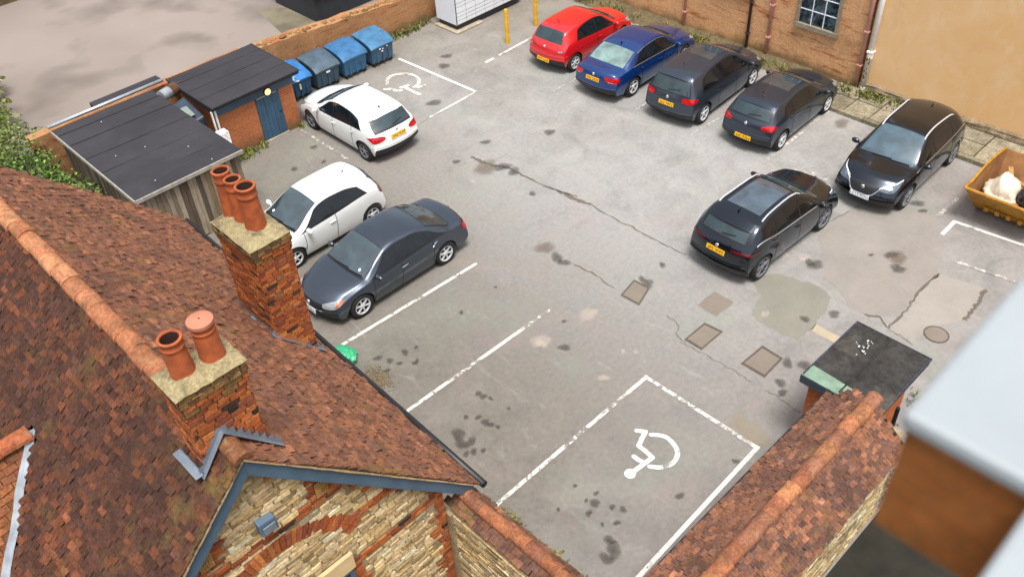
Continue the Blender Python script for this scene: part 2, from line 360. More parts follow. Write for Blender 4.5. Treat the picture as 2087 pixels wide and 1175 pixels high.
STAINS=[(7.44,13.00,0.10),(7.58,12.73,0.09),(7.98,12.68,0.10),(7.68,12.50,0.07),(7.91,12.25,0.07),(8.00,12.27,0.06),(7.35,12.53,0.07),(8.26,12.61,0.06),(7.21,9.98,0.17),(7.25,9.65,0.12),(7.82,9.81,0.10),(7.85,9.68,0.08),(7.81,10.02,0.07),(7.63,10.21,0.07),(7.07,9.75,0.14),(7.11,9.42,0.09),(8.28,10.37,0.09),(8.27,10.51,0.08),(8.35,10.21,0.06),(8.42,9.72,0.05),(6.97,9.49,0.08),(7.27,9.30,0.07),(7.87,6.79,0.11),(7.80,6.95,0.05),(8.03,6.49,0.07),(8.13,6.30,0.08),(7.91,7.34,0.05),(8.06,6.92,0.06),(7.83,6.19,0.07),(7.62,6.72,0.08),(7.28,7.20,0.05),(7.61,6.37,0.05),(7.45,6.05,0.11),(7.34,5.86,0.17),(7.11,5.84,0.13),(9.11,5.71,0.09),(10.56,10.09,0.13),(13.70,5.83,0.16),(13.79,5.58,0.11),(13.99,5.40,0.09),(13.51,6.14,0.14),(12.91,5.93,0.13),(12.70,5.74,0.11),(14.39,16.76,0.37),(14.75,16.41,0.23),(14.79,15.99,0.20),(12.87,12.92,0.25),(12.79,12.42,0.18),(12.77,12.14,0.15),(18.39,6.14,0.26),(18.36,6.31,0.16),(18.00,5.93,0.18),(18.05,6.67,0.07),(23.02,10.38,0.25),(19.56,8.72,0.13),(20.12,8.25,0.11),(16.82,7.47,0.20),(16.81,7.62,0.13),(20.77,6.84,0.17),(20.55,6.59,0.11),(14.03,17.64,0.12),(14.36,14.83,0.11),(15.85,20.73,0.23),(17.71,22.36,0.21),(18.24,22.83,0.18),(15.33,17.75,0.15),(16.99,16.67,0.18),(14.33,10.25,0.10),(10.95,12.76,0.05),(9.76,12.71,0.07),(11.19,10.68,0.06),(10.53,5.41,0.08),(14.98,6.62,0.12),(15.57,6.22,0.14),(10.61,21.00,0.12),(11.70,21.55,0.12),(11.42,20.65,0.09),(12.56,21.20,0.12),(24.05,13.43,0.17),(13.57,10.26,0.12),(13.51,10.06,0.17),(7.91,9.52,0.06),(6.59,12.80,0.16)]
LIGHTSPOTS=[(10.37,10.61,0.23),(11.36,9.03,0.07),(11.54,8.81,0.07),(13.66,16.54,0.11),(16.90,7.82,0.18),(16.66,8.23,0.15),(10.27,10.59,0.16),(14.52,7.38,0.12),(10.45,8.82,0.13),(16.18,10.27,0.24),(11.76,10.42,0.23)]
SYM1_BODY=[(8.95,6.73),(9.20,6.70),(9.48,6.67),(9.51,6.86),(9.52,7.06),(9.70,7.13),(9.90,7.19),(9.80,7.34)]
SYM1_ARM=[(9.25,6.96),(9.24,6.85),(9.27,6.72)]
SYM1_WHEEL=[(9.92,7.06),(10.02,6.93),(10.08,6.76),(10.03,6.55),(9.93,6.39),(9.77,6.31),(9.60,6.30),(9.40,6.40),(9.27,6.57)]
SYM1_HEAD=[(8.85,6.74)]
SYM2_WHEEL=[(15.63,22.88),(15.81,23.11),(16.07,23.22),(16.30,23.14),(16.53,22.92),(16.60,22.62),(16.51,22.28),(16.31,22.07),(16.10,22.02)]
SYM2_A=[(16.10,22.02),(16.18,21.90),(16.41,21.87)]
SYM2_B=[(15.80,22.35),(16.02,22.27)]
SYM2_C=[(15.88,22.24),(15.88,21.89),(15.90,21.53)]
SYM2_D=[(15.37,22.67),(15.50,22.52),(15.57,22.21),(15.68,22.21)]
SYM3_A=[(20.06,10.12),(20.08,9.81),(20.08,9.50)]
SYM3_B=[(20.51,9.76),(20.40,9.88),(20.27,9.77),(20.24,9.62),(20.15,9.54)]
SYM3_C=[(20.02,9.26),(20.26,9.17)]

for nm,pts,mt,a in (('asphalt_patch',PATCH_B,PB,.06),('asphalt_patch',PATCH_A,PA,.04),('asphalt_patch',PATCH_C,PC,.04),('asphalt_patch',PATCH_D,PD,.02),('asphalt_patch',PATCH_E,PE,.01),('asphalt_patch',PATCH_F,PF,.05)):
    sheet(nm,rough(pts,a),.004,mt)
def ribbon(mb,pts,w,z,col=(1,1,1),jit=0,sub=6,fade=False):
    P=[]
    for i in range(len(pts)-1):
        for k in range(sub):
            t=k/sub; P.append((lerp(pts[i][0],pts[i+1][0],t)+R.uniform(-jit,jit),lerp(pts[i][1],pts[i+1][1],t)+R.uniform(-jit,jit)))
    P.append(pts[-1])
    L=[]
    for i,(x,y) in enumerate(P):
        a=P[max(i-1,0)]; b=P[min(i+1,len(P)-1)]; t=V(b[0]-a[0],b[1]-a[1],0).normalized(); n=V(-t.y,t.x,0)
        ww=w*(1+R.uniform(-.5,.6)*(1 if jit else 0))*.5
        L.append((V(x,y,z)+n*ww,V(x,y,z)-n*ww))
    for i in range(len(L)-1): mb.quad(L[i][1],L[i+1][1],L[i+1][0],L[i][0],col)
LZ=[.008]
def line(pts,w,mat,name='road_marking'):
    LZ[0]+=.0003; mb=MB(); ribbon(mb,pts,w,LZ[0]-.0024 if LZ[0]>.0118 else LZ[0],sub=3); tag(mb.build(name,mat),kind='structure')
LW=.09
line([(7.0,13.97),(11.26,13.78)],LW,WHITE_LINE); line([(6.5,11.28),(11.28,11.21)],LW,WHITE_LINE)
line([(6.5,8.15),(11.15,8.15)],LW,WHITE_LINE); line([(11.1,8.2),(11.1,5.26)],LW,WHITE_LINE); line([(6.6,5.16),(11.15,5.3)],LW,FRESH)
line([(18.8,21.43),(19.2,21.44)],.12,WHITE_LINE); line([(19.45,21.45),(23.6,21.6)],.1,WHITE_LINE)
line([(17.04,24.0),(17.22,20.16)],.1,FRESH); line([(17.27,20.21),(15.15,20.15)],.08,WHITE_LINE); line([(15.1,20.15),(12.6,20.1)],.08,FAINT)
line([(18.86,18.28),(23.6,18.3)],.08,WORN_LINE); line([(19.64,15.52),(23.6,15.7)],.07,WORN_LINE); line([(19.63,13.37),(23.3,13.2)],.09,WORN_LINE)
line([(19.77,10.93),(23.4,11.05)],.11,WORN_LINE)
line([(20.62,6.2),(21.65,6.17)],.11,WORN_LINE); line([(20.65,5.82),(20.9,3.6)],.1,FRESH); line([(20.68,5.78),(19.95,5.77)],.1,FRESH); line([(19.16,5.13),(19.4,3.5)],.09,WORN_LINE)
line([(12.03,22.81),(11.98,20.2)],.1,WORN_LINE)
def strokes(name,ls,w,mat,head=None):
    mb=MB()
    zz=.0080
    for p in ls:
        ribbon(mb,smooth_line(p),w,zz,sub=2); zz+=.00015
        for q in (p[0],p[-1]): mb.poly([(q[0]+w*.5*cos(2*pi*k/12),q[1]+w*.5*sin(2*pi*k/12),zz) for k in range(12)]); zz+=.00015
    if head: mb.poly([(head[0]+head[2]*cos(2*pi*k/20),head[1]+head[2]*sin(2*pi*k/20),.0115) for k in range(20)])
    tag(mb.build(name,mat),kind='structure')
def smooth_line(p):
    if len(p)<4: return p
    out=[]
    for i in range(len(p)-1):
        a=p[max(i-1,0)];b=p[i];c=p[i+1];d=p[min(i+2,len(p)-1)]
        for k in range(4):
            t=k/4; out.append(tuple(.5*(2*b[q]+(c[q]-a[q])*t+(2*a[q]-5*b[q]+4*c[q]-d[q])*t*t+(3*b[q]-a[q]-3*c[q]+d[q])*t**3) for q in (0,1)))
    return out+[p[-1]]
def straight(p): return [p[i:i+2] for i in range(len(p)-1)]
strokes('road_symbol',[SYM1_WHEEL,SYM1_ARM]+straight(SYM1_BODY),.1,FRESH,(8.87,6.74,.12))
strokes('road_symbol',[SYM2_WHEEL,SYM2_A,SYM2_B,SYM2_C,SYM2_D],.125,m_paint('old_road_paint',.64,'#ddd6cc'))
strokes('road_symbol',[SYM3_A,SYM3_B,SYM3_C],.09,WORN_LINE)
def blob(mb,x,y,r,z,n=14,ax=1.0):
    rot=R.uniform(0,pi); ph=[R.uniform(0,6) for _ in range(3)]
    ring=[]
    for k in range(n):
        a=2*pi*k/n; q=r*(1+.16*sin(2*a+ph[0])+.1*sin(3*a+ph[1])+.07*sin(5*a+ph[2])); u,w=q*cos(a)*1.15,q*sin(a)*.95
        ring.append((x+u*cos(rot)-w*sin(rot),y+u*sin(rot)+w*cos(rot),z))
    inner=[(lerp(x,p[0],.5),lerp(y,p[1],.5),z) for p in ring]
    return ring,inner
def blobs(name,L,mat,z):
    vs=[];fs=[];cl=[]
    for x,y,r in L:
        ring,inner=blob(None,x,y,r*1.3,z); n=len(ring); o=len(vs); vs+=ring+inner+[(x,y,z)]; cl+=[0]*n+[.8]*n+[1]
        for k in range(n):
            k2=(k+1)%n; fs+= [[o+k,o+k2,o+n+k2,o+n+k],[o+n+k,o+n+k2,o+2*n]]
        z+=.00002
    me=bpy.data.meshes.new(name); me.from_pydata(vs,[],fs); me.materials.append(mat)
    ca=me.color_attributes.new('Col','FLOAT_COLOR','POINT'); ca.data.foreach_set('color',[q for c in cl for q in (c,c,c,1)])
    o=bpy.data.objects.new(name,me); COL.objects.link(o); tag(o,kind='structure')
brown=[s for s in STAINS if s[2]>.24]; dark=[s for s in STAINS if s[2]<=.24]
blobs('ground_stains',dark,STAIN,.012); blobs('ground_stains',brown,STAINB,.0135); blobs('ground_stains',LIGHTSPOTS,PALE,.0105)
def crack(name,ls,w,mat=CRACK):
    mb=MB()
    for p in ls: ribbon(mb,p,w,.0115,jit=.03,sub=7)
    tag(mb.build(name,mat),kind='structure')
crack('ground_crack',[CRACK_A[:3]],.09); crack('ground_crack',[CRACK_A[2:],CRACK_B[:2]],.05); crack('ground_crack',[CRACK_B[1:4]],.12); crack('ground_crack',[CRACK_B[3:],CRACK_C],.04)
crack('ground_crack',[CRACK_D],.08); crack('ground_crack',[CRACK_E],.05); crack('ground_crack',[CRACK_F,CRACK_G,CRACK_H,CRACK_I,CRACK_J],.022)
for p,lb in ((COVER_A,'square drain cover with a plain concrete infill beside the brown asphalt square'),(COVER_B,'square drain cover with broken dirty edge close to the felt roofed shed'),(COVER_C,'faint worn drain cover in the middle of the car park')):
    r=thing('drain_cover',lb,'drain cover',(sum(q[0] for q in p)/4,sum(q[1] for q in p)/4,0),'drain covers in the asphalt')
    cx,cy=r.location.x,r.location.y; mb=MB()
    mb.poly([(lerp(cx,x,.86),lerp(cy,y,.86),.014) for x,y in p]); mb.build('cover_plate',COVER,r)
    mb=MB()
    for k in range(4):
        a=p[k];b=p[(k+1)%4]; q=lambda P,f,z:(lerp(cx,P[0],f),lerp(cy,P[1],f),z)
        for f0,f1 in ((.87,1.03),):
            mb.quad(q(a,f0,.016),q(b,f0,.016),q(b,f1,.016),q(a,f1,.016))
    mb.build('cover_frame',IRON,r)
r=thing('drain_cover','round drain cover near the right edge beyond the felt roofed shed','drain cover',(16.49,4.21,0),'drain covers in the asphalt')
mb=MB(); mb.poly([(16.49+.24*cos(k*pi/14),4.21+.24*sin(k*pi/14),.014) for k in range(28)]); mb.build('cover_plate',COVER,r)
mb=MB(); mb.lathe((16.49,4.21,.004),[(.245,0),(.245,.012),(.275,.012),(.275,0)],28); mb.build('cover_frame',IRON,r)
# ---------------------------------------------------------------- masonry and tile builders
def shade(c,a): return tuple(max(0,x*a) for x in c)
def clump(p,s=1.0): return mnoise.noise(V(*p)*s)
def tiles(mb,P0,a,d,n,smin,smax,tmax,keep,pal,w=.165,g=.1,dark=1.0,rag=.0045,lo=None,flat=.45):
    mean=tuple(sum(c[q] for c in pal)/len(pal) for q in range(3)); pal=[tuple(lerp(c[q],mean[q],flat) for q in range(3)) for c in pal]
    P0,a,d,n=map(Vector,(P0,a,d,n))
    for i in range(int(tmax/g)+1):
        tb0=i*g; off=(i%2)*w/2
        for j in range(int(smin/w)-1,int(smax/w)+1):
            s0=j*w+off; e0=s0+w
            if lo is not None and s0<lo<e0-.02: s0=lo
            t0=tb0+.013*mnoise.noise(V((s0+e0)*.45,i*3.7,smax))
            sc,tc=(s0+e0)/2,t0+g/2
            if not keep(sc,tc): continue
            cl=clump(P0+a*sc+d*tc,.9)+.5*clump(P0+a*sc+d*tc,3.1)
            k=R.random()+cl*.35
            c=pal[max(0,min(len(pal)-1,int(k*len(pal))))]; c=shade(c,R.uniform(.8,1.15)*dark)
            if R.random()<.025: c=shade(c,1.5)
            sl=R.gauss(0,.007)+(R.random()<.02)*R.uniform(.01,.04); h0=.003; h1=.019+abs(R.gauss(0,rag)); tw=R.gauss(0,.006); sk=R.gauss(0,.005); sg_=.022*mnoise.noise((P0+a*sc+d*tc)*.8)+.010*mnoise.noise((P0+a*sc+d*tc)*3); h0+=sg_; h1+=sg_
            s1=s0+.0025; s2=e0-.0025; tt=t0-.02; tb=t0+g+sl
            A=P0+a*s1+d*tt+n*h0; B=P0+a*s2+d*tt+n*h0; C=P0+a*(s2+sk)+d*(tb+tw)+n*(h1+tw*.6); D=P0+a*(s1+sk)+d*(tb-tw)+n*(h1-tw*.6)
            th=n*.014
            mb.add([A,B,C,D,C-th,D-th,A-n*.01,B-n*.01],[[0,3,2,1],[3,5,4,2],[0,6,5,3],[2,4,7,1]],[c,shade(c,.8),shade(c,.9),shade(c,.9)])
def ridge(mb,P0,P1,r,L=.42,pal=None,flat=.85,n=9):
    P0,P1=Vector(P0),Vector(P1); a=(P1-P0); T=a.length; a.normalize(); u=a.cross(V(0,0,1)).normalized(); w=u.cross(a)
    k=0
    while k*L<T-.05:
        c=shade(pal[R.randrange(len(pal))],R.uniform(.78,1.15)); f=R.gauss(0,.009); up_=w*R.gauss(0,.007)
        e=min((k+1)*L+.02,T); rings=[]
        for s,rr in ((k*L,r*1.07),(k*L+.04,r*1.06),(k*L+.046,r*1.0),(e,r*.985)):
            rings.append([P0+a*s+up_+u*(f+rr*cos(pi*q/(n-1)))+w*(rr*flat*sin(pi*q/(n-1))) for q in range(n)])
        vs=[p for g in rings for p in g]; fs=[[i*n+q,i*n+q+1,(i+1)*n+q+1,(i+1)*n+q] for i in range(3) for q in range(n-1)]
        fs.append(list(range(n))); mb.add(vs,fs,c); k+=1
def courses(mb,O,a,n,wd,ht,keep,pal,L=(.2,.235),H=(.068,.078),gap=.011,dep=.012,rag=.004,irr=0.0,odd=None,oddp=0):
    O,a,n=Vector(O),Vector(a),Vector(n); z=0; row=0; up_=V(0,0,1)
    while z<ht:
        h=R.uniform(*H); s=-R.uniform(0,L[1])
        while s<wd:
            l=R.uniform(*L); s1=max(0,s); s2=min(wd,s+l)
            if s2-s1>.03 and keep((s1+s2)/2,z+h/2):
                c=pal[R.randrange(len(pal))]
                if odd and R.random()<oddp: c=odd[R.randrange(len(odd))]
                c=shade(c,R.uniform(.84,1.16)); d=dep+abs(R.gauss(0,rag)); g2=gap/2
                j=lambda:R.uniform(-irr,irr)
                p=[(s1+g2+j(),z+g2+j()),(s2-g2+j(),z+g2+j()),(s2-g2+j(),min(z+h,ht)-g2+j()),(s1+g2+j(),min(z+h,ht)-g2+j())]
                b=[O+a*x+up_*y for x,y in p]; cx=sum(x for x,y in p)/4; cy=sum(y for x,y in p)/4
                f=[O+a*lerp(x,cx,.04)+up_*lerp(y,cy,.07)+n*(d+R.uniform(-rag,rag)*.6) for x,y in p]
                mb.add(b+f,[[4,5,6,7],[0,1,5,4],[1,2,6,5],[2,3,7,6],[3,0,4,7]],c)
            s+=l
        z+=h; row+=1
PAL_R=[lin(c) for c in ('#5e443a','#785040','#6c4a3e','#855842','#945e43','#9c6643','#ad704a','#6d5148','#5c4842')]
PAL_L=[lin(c) for c in ('#3d2d28','#4d362b','#4c332c','#583a2e','#68402f','#573c34','#78462f','#453530','#854f34')]
PAL_W=[lin(c) for c in ('#503e38','#6c4b3c','#7a533f','#875b43','#94644a','#644a44','#4e403e','#825c4a','#a56c4e')]
PAL_RI=[lin(c) for c in ('#ad7150','#a06747','#b27a56','#9a6a52','#a8704c')]
PAL_B=[lin(c) for c in ('#ad5f34','#b96a3a','#a35a33','#9d5734','#bd753f','#94533a','#ad6a3e','#8a4e38')]
PAL_BO=[lin(c) for c in ('#4a3a30','#3d322c','#8a6a48')]
PAL_S=[lin(c) for c in ('#d0b487','#c2a676','#d8c098','#b99c6c','#cbae84','#b0956a','#d6b881','#c0a981','#dec79a')]
PAL_SO=[lin(c) for c in ('#94805c','#9d9072','#d8cba8')]
MORT=lin('#a08c6c'); MORTB=lin('#6d5a48')
# ---------------------------------------------------------------- tiled building
XR,ZR,YG=1.865,7.37,6.47; SR,SL=1.14,.98
HB=thing('stone_building','stone gabled building with orange clay tiled roof, blue bargeboards and two brick chimneys','building',(1.9,9,0))
def xe(y): return 4.88+.068*(y-6.54)
def yend(x): return 15.25+.42*(x-XR)
def zroof(x): return ZR-SR*(x-XR) if x>XR else ZR-SL*(XR-x)
# walls
mb=MB()
yb=15.6; XL=-3.0
front=[(XL,YG+.14,0),(4.33,YG+.14,0),(4.33,YG+.14,zroof(4.33)-.1),(XR,YG+.14,ZR-.1),(XL,YG+.14,zroof(XL)-.1)]
mb.poly(front,MORT); back=[(x,yb,z) for x,y,z in front]; mb.poly(back[::-1],MORT)
mb.quad(front[1],back[1],back[2],front[2],MORT); mb.quad(front[4],back[4],back[0],front[0],MORT)
WY=YG+.14; cx,cz,ro,ri=1.87,4.3,1.285,1.045
def zone(x,z):
    if x>4.33-.24+.06*((int(z/.15))%2): return 'q'
    r=sqrt((x-cx)**2+(z-cz)**2)
    if z>4.75 and ri<r<ro: return 'a'
    if abs(z-(5.70-.02*(x-2)))<.075: return 'b'
    if abs(z-4.98)<.075 and (x>2.8 or x<.9): return 'b'
    if abs(z-4.11)<.075 and x>2.72: return 'b'
    if 2.72<x<2.92 and z<4.12: return 'j'
    if .98<x<2.75 and z<4.46: return 'w'
    for vx,vz in ((2.64,5.93),(1.12,6.08)):
        if abs(x-vx)<.2 and abs(z-vz)<.2: return 'b'
    if z>zroof(x)-.42+.06*sin(x*40): return 'b'
    return ''
inroof=lambda x,z: z<zroof(x)-.2 and x<4.33
def skeep(s,t): x=s+.5; z=t+1.5; return inroof(x,z) and zone(x,z)==''
courses(mb,(.5,WY,1.5),(1,0,0),(0,-1,0),3.84,5.6,skeep,PAL_S,L=(.1,.34),H=(.045,.105),gap=.014,dep=.014,rag=.007,irr=.007,odd=PAL_SO,oddp=.15)
HBW=mb.build('wall',STONEM,HB)
mb=MB()
def bkeep(s,t): x=s+.5; z=t+1.5; return inroof(x,z) and zone(x,z) in ('q','b','j')
courses(mb,(.5,WY,1.5),(1,0,0),(0,-1,0),3.84,5.6,bkeep,PAL_B,dep=.02,rag=.003,irr=.002,odd=PAL_BO,oddp=.05)
# quoin return on the side wall
courses(mb,(4.33,WY,1.5),(0,1,0),(1,0,0),.3,2.6,lambda s,t:True,PAL_B,dep=.015)
nv=34
for k in range(nv):
    a0=pi*(.14+.72*k/nv)+.004; a1=pi*(.14+.72*(k+1)/nv)-.006
    c=shade(PAL_B[R.randrange(6)],R.uniform(.8,1.25)); d=.022+R.uniform(-.003,.004)
    for r0,r1 in ((ri,(ri+ro)/2-.004),((ri+ro)/2+.004,ro)):
        P=[(cx+r*cos(a),cz+r*sin(a)) for r,a in ((r0,a0),(r1,a0),(r1,a1),(r0,a1))]
        mb.add([(x,WY,z) for x,z in P]+[(x,WY-d,z) for x,z in P],[[4,7,6,5],[0,4,5,1],[1,5,6,2],[2,6,7,3],[3,7,4,0]],c)
mb.build('brick_trim',BRICKM,HB)
# window under the arch (only its head shows)
wn=MB(); wn.box(.98,2.73,WY-.03,WY+.0,1.5,4.12,lin('#20262c')); WN=wn.build('window',WINDOWG,HB)
wn=MB(); wn.box(.9,2.76,WY-.09,WY-.031,4.13,4.45); wn.build('lintel',simple('cream_lintel',lin('#cdb083'),.85,0,.12,4,.1),WN,bevel=.008)
wn=MB()
for x0,x1,z0,z1 in ((.98,2.73,4.04,4.12),(2.66,2.73,1.5,4.04),(.98,1.05,1.5,4.04),(1.83,1.9,1.5,4.04),(1.05,2.66,3.1,3.16)): wn.box(x0,x1,WY-.06,WY-.032,z0,z1)
wn.build('frame',BLUEP,WN)
# vents
for vx,vz in ((2.64,5.93),(1.12,6.08)):
    v=MB(); v.box(vx-.085,vx+.085,WY-.034,WY-.005,vz-.12,vz+.12,lin('#0c0806'))
    for k in range(6): v.obox((vx-.078+k*.031,WY-.038,vz),(.005,0,0),(0,.006,0),(0,0,.12),lin('#b98d54'))
    for k in range(8): v.obox((vx,WY-.040,vz-.115+k*.033),(.085,0,0),(0,.006,0),(0,0,.005),lin('#b98d54'))
    v.build('air_vent',masonry('vent_brick',lin('#3b2a1c'),.3) if vx>2 else bpy.data.materials['vent_brick'],HB)
# bargeboards, undercloak
def barge(sgn,x1,nm='bargeboard'):
    m=MB(); x0=XR; z=lambda x:zroof(x)
    y0,y1=YG-.025,YG+.015; H=.30
    P=[(x0,z(x0)-.03),(x1,z(x1)-.03),(x1,z(x1)-.03-H),(x0,z(x0)-.03-H*1.03)]
    m.hexa([(x,y0,q) for x,q in P],[(x,y1,q) for x,q in P]) if sgn<0 else m.hexa([(x,y1,q) for x,q in P],[(x,y0,q) for x,q in P])
    return m.build(nm,BLUEP,HB,bevel=.006)
barge(1,4.8); barge(-1,XL)
m=MB()
for x1 in (4.86,XL):
    n=26
    for k in range(n):
        xa,xb=lerp(XR,x1,k/n),lerp(XR,x1,(k+1)/n); w=R.uniform(.0,.012); c=shade((1,1,1),R.uniform(.7,1.1))
        m.hexa([(xa,YG-.06-w,zroof(xa)-.055),(xb,YG-.06-w,zroof(xb)-.055),(xb,YG+.05,zroof(xb)-.055),(xa,YG+.05,zroof(xa)-.055)],[(xa,YG-.055-w,zroof(xa)-.026),(xb,YG-.055-w,zroof(xb)-.026),(xb,YG+.05,zroof(xb)-.026),(xa,YG+.05,zroof(xa)-.026)],c)
m.build('undercloak',CREAM,HB)
# roof decks + tiles
nR=V(SR,0,1).normalized(); dR=V(1,0,-SR).normalized(); nL=V(-SL,0,1).normalized(); dL=V(-1,0,-SL).normalized()
def in_chim(x,y): return (4.29<x<4.96 and 10.5<y<11.5) or (1.6<x<2.33 and 6.8<y<7.24)
def keepR(s,t):
    p=V(XR,YG-.07,ZR)+V(0,1,0)*s+dR*t
    return 0<s and p.y<yend(p.x) and p.x<xe(p.y) and not in_chim(p.x,p.y)
# cross gable at the left: its own slope meets the left slope along a valley
ZX,YX,SX=6.09,9.86,1.29
def valley_gap(x,y): # >0 inside the cross roof
    return (ZX-SX*abs(YX-y))-zroof(x)
def keepL(s,t):
    p=V(XR,YG-.07,ZR)+V(0,1,0)*s+dL*t
    return 0<s and p.y<14.5 and p.x>-3 and valley_gap(p.x,p.y)<-.08 and not in_chim(p.x,p.y)
mb=MB()
ye=16.9
DK=.06
mb.poly([(XR,YG-.04,ZR-DK),(xe(YG),YG-.04,zroof(xe(YG))-DK),(xe(ye),yend(5.4),zroof(xe(ye))-DK),(XR,yend(XR),ZR-DK)],lin('#2b211c'))
mb.poly([(XR,YG-.04,ZR-DK),(XR,yend(XR),ZR-DK),(XL,yend(XR),zroof(XL)-DK),(XL,YG-.04,zroof(XL)-DK)],lin('#2b211c'))
tiles(mb,(XR,YG-.07,ZR),(0,1,0),dR,nR,0,10.6,5.6,keepR,PAL_R,w=.15,g=.092,rag=.016,lo=.0,flat=.62,dark=.97)
ROOF=mb.build('roof',TILE,HB)
mb=MB()
tiles(mb,(XR,YG-.07,ZR),(0,1,0),dL,nL,0,8.2,6.6,keepL,PAL_L,w=.15,g=.092,rag=.009,lo=.0,flat=.45,dark=.84)
mb.build('roof',TILED,HB)
m=MB(); ridge(m,(XR,7.25,ZR-.0),(XR,15.3,ZR-.0),.13,.36,PAL_RI,flat=.72); m.build('ridge_tiles',RIDGE,HB); m=MB(); ridge(m,(XR,YG-.06,ZR-.05),(XR,6.78,ZR-.03),.11,.4,[lin('#8a5a3d')]); m.build('apex_tile',RIDGE,HB)
# cross roof
nX=V(0,-SX,1).normalized(); dX=V(0,-1,-SX).normalized()
mb=MB()
mb.poly([(.50,YX,ZX-.06),(-5,YX,ZX-.06),(-5,YX-3,ZX-3*SX-.06),(-2.6,6.9,ZX-2.96*SX-.06),(-.65,9.08,4.91)],lin('#2b211c'))
mb.poly([(.56,YX,ZX),(-2,YX+2.5,ZX-2.5*SX),(-5,YX+2.5,ZX-2.5*SX),(-5,YX,ZX)],lin('#2b211c'))
def keepX(s,t):
    p=V(.7,YX,ZX)+V(-1,0,0)*s+dX*t; return valley_gap(p.x,p.y)>.03
tiles(mb,(.7,YX,ZX),(-1,0,0),dX,nX,0,4,3.6,keepX,[lin(c) for c in ('#7a4a32','#96603d','#6d4632','#5a3c2e','#a5663f')])
mb.build('cross_roof',TILED,HB)
m=MB(); ridge(m,(.52,YX,ZX),(-5,YX,ZX),.13,.4,[lin('#b9693f'),lin('#a86040')]); m.build('ridge_tiles',RIDGE,HB)
m=MB(); pts=[]
for k in range(15):
    y=lerp(9.86,8.2,k/14); z=ZX-SX*(YX-y); x=XR-(ZR-z)/SL; j=.015*sin(k*1.7); pts.append((V(x-.06+j,y,z+.075),V(x+j,y-.01,z+.06),V(x+.055+j,y-.03,z+.085)))
for a,b in zip(pts,pts[1:]):
    for q in (0,1): m.quad(a[q],a[q+1],b[q+1],b[q])
m.build('valley_lead',LEADW,HB,smooth=True)
# gutter and far verge
m=MB(); pth=[(xe(y)+.06,y,zroof(xe(y))-.03) for y in (YG-.1,8,10,12,14,16.7)]; m.tube(pth,.06,8); m.build('gutter',BLACKPL,HB,smooth=True)
m=MB(); m.tube([(-.9,6.75,4.66),(-.05,6.85,5.52),(.45,7.35,6.0)],.012,6); m.build('cable',BLACKPL,HB)
# chimneys
def pot(parent,x,y,z,h,r,cap=False):
    m=MB(); 
    if cap: prof=[(r*1.22,0),(r*1.12,h*.4),(r*1.05,h*.72),(r*1.12,h*.74),(r*1.12,h*.79),(r*1.02,h*.8),(r*1.0,h*.9),(r*1.04,h*.92)]
    else: prof=[(r*1.12,-.02),(r*1.08,h*.2),(r*.92,h*.74),(r*1.02,h*.76),(r*1.04,h*.8),(r*.98,h*.82),(r*1.0,h*.93),(r*1.07,h*.95),(r*1.07,h*.99),(r*1.0,h),(r*.84,h),(r*.8,h*.97)]
    m.lathe((x,y,z),prof,28); o=m.build('chimney_pot',POT,parent,smooth=True,angle=40)
    m=MB(); m.lathe((x,y,z),[(r*.84,h*.998),(r*.8,h*.5)],24); m.poly([(x+r*.8*cos(2*pi*k/24),y+r*.8*sin(2*pi*k/24),z+h*.5) for k in range(24)]); 
    if not cap: o2=m.build('sooty_lining',POTIN,parent,smooth=False)
    else:
        m=MB(); m.lathe((x,y,z+h*.9),[(r*.85,0),(r*.85,h*.03),(r*1.2,h*.035),(r*1.22,h*.12),(r*1.12,h*.135),(r*.2,h*.16),(.01,h*.16)],28); m.build('pot_cap',simple('pink_clay',lin('#b5765c'),.8,0,.2,6),parent,smooth=True,angle=40)
    return o
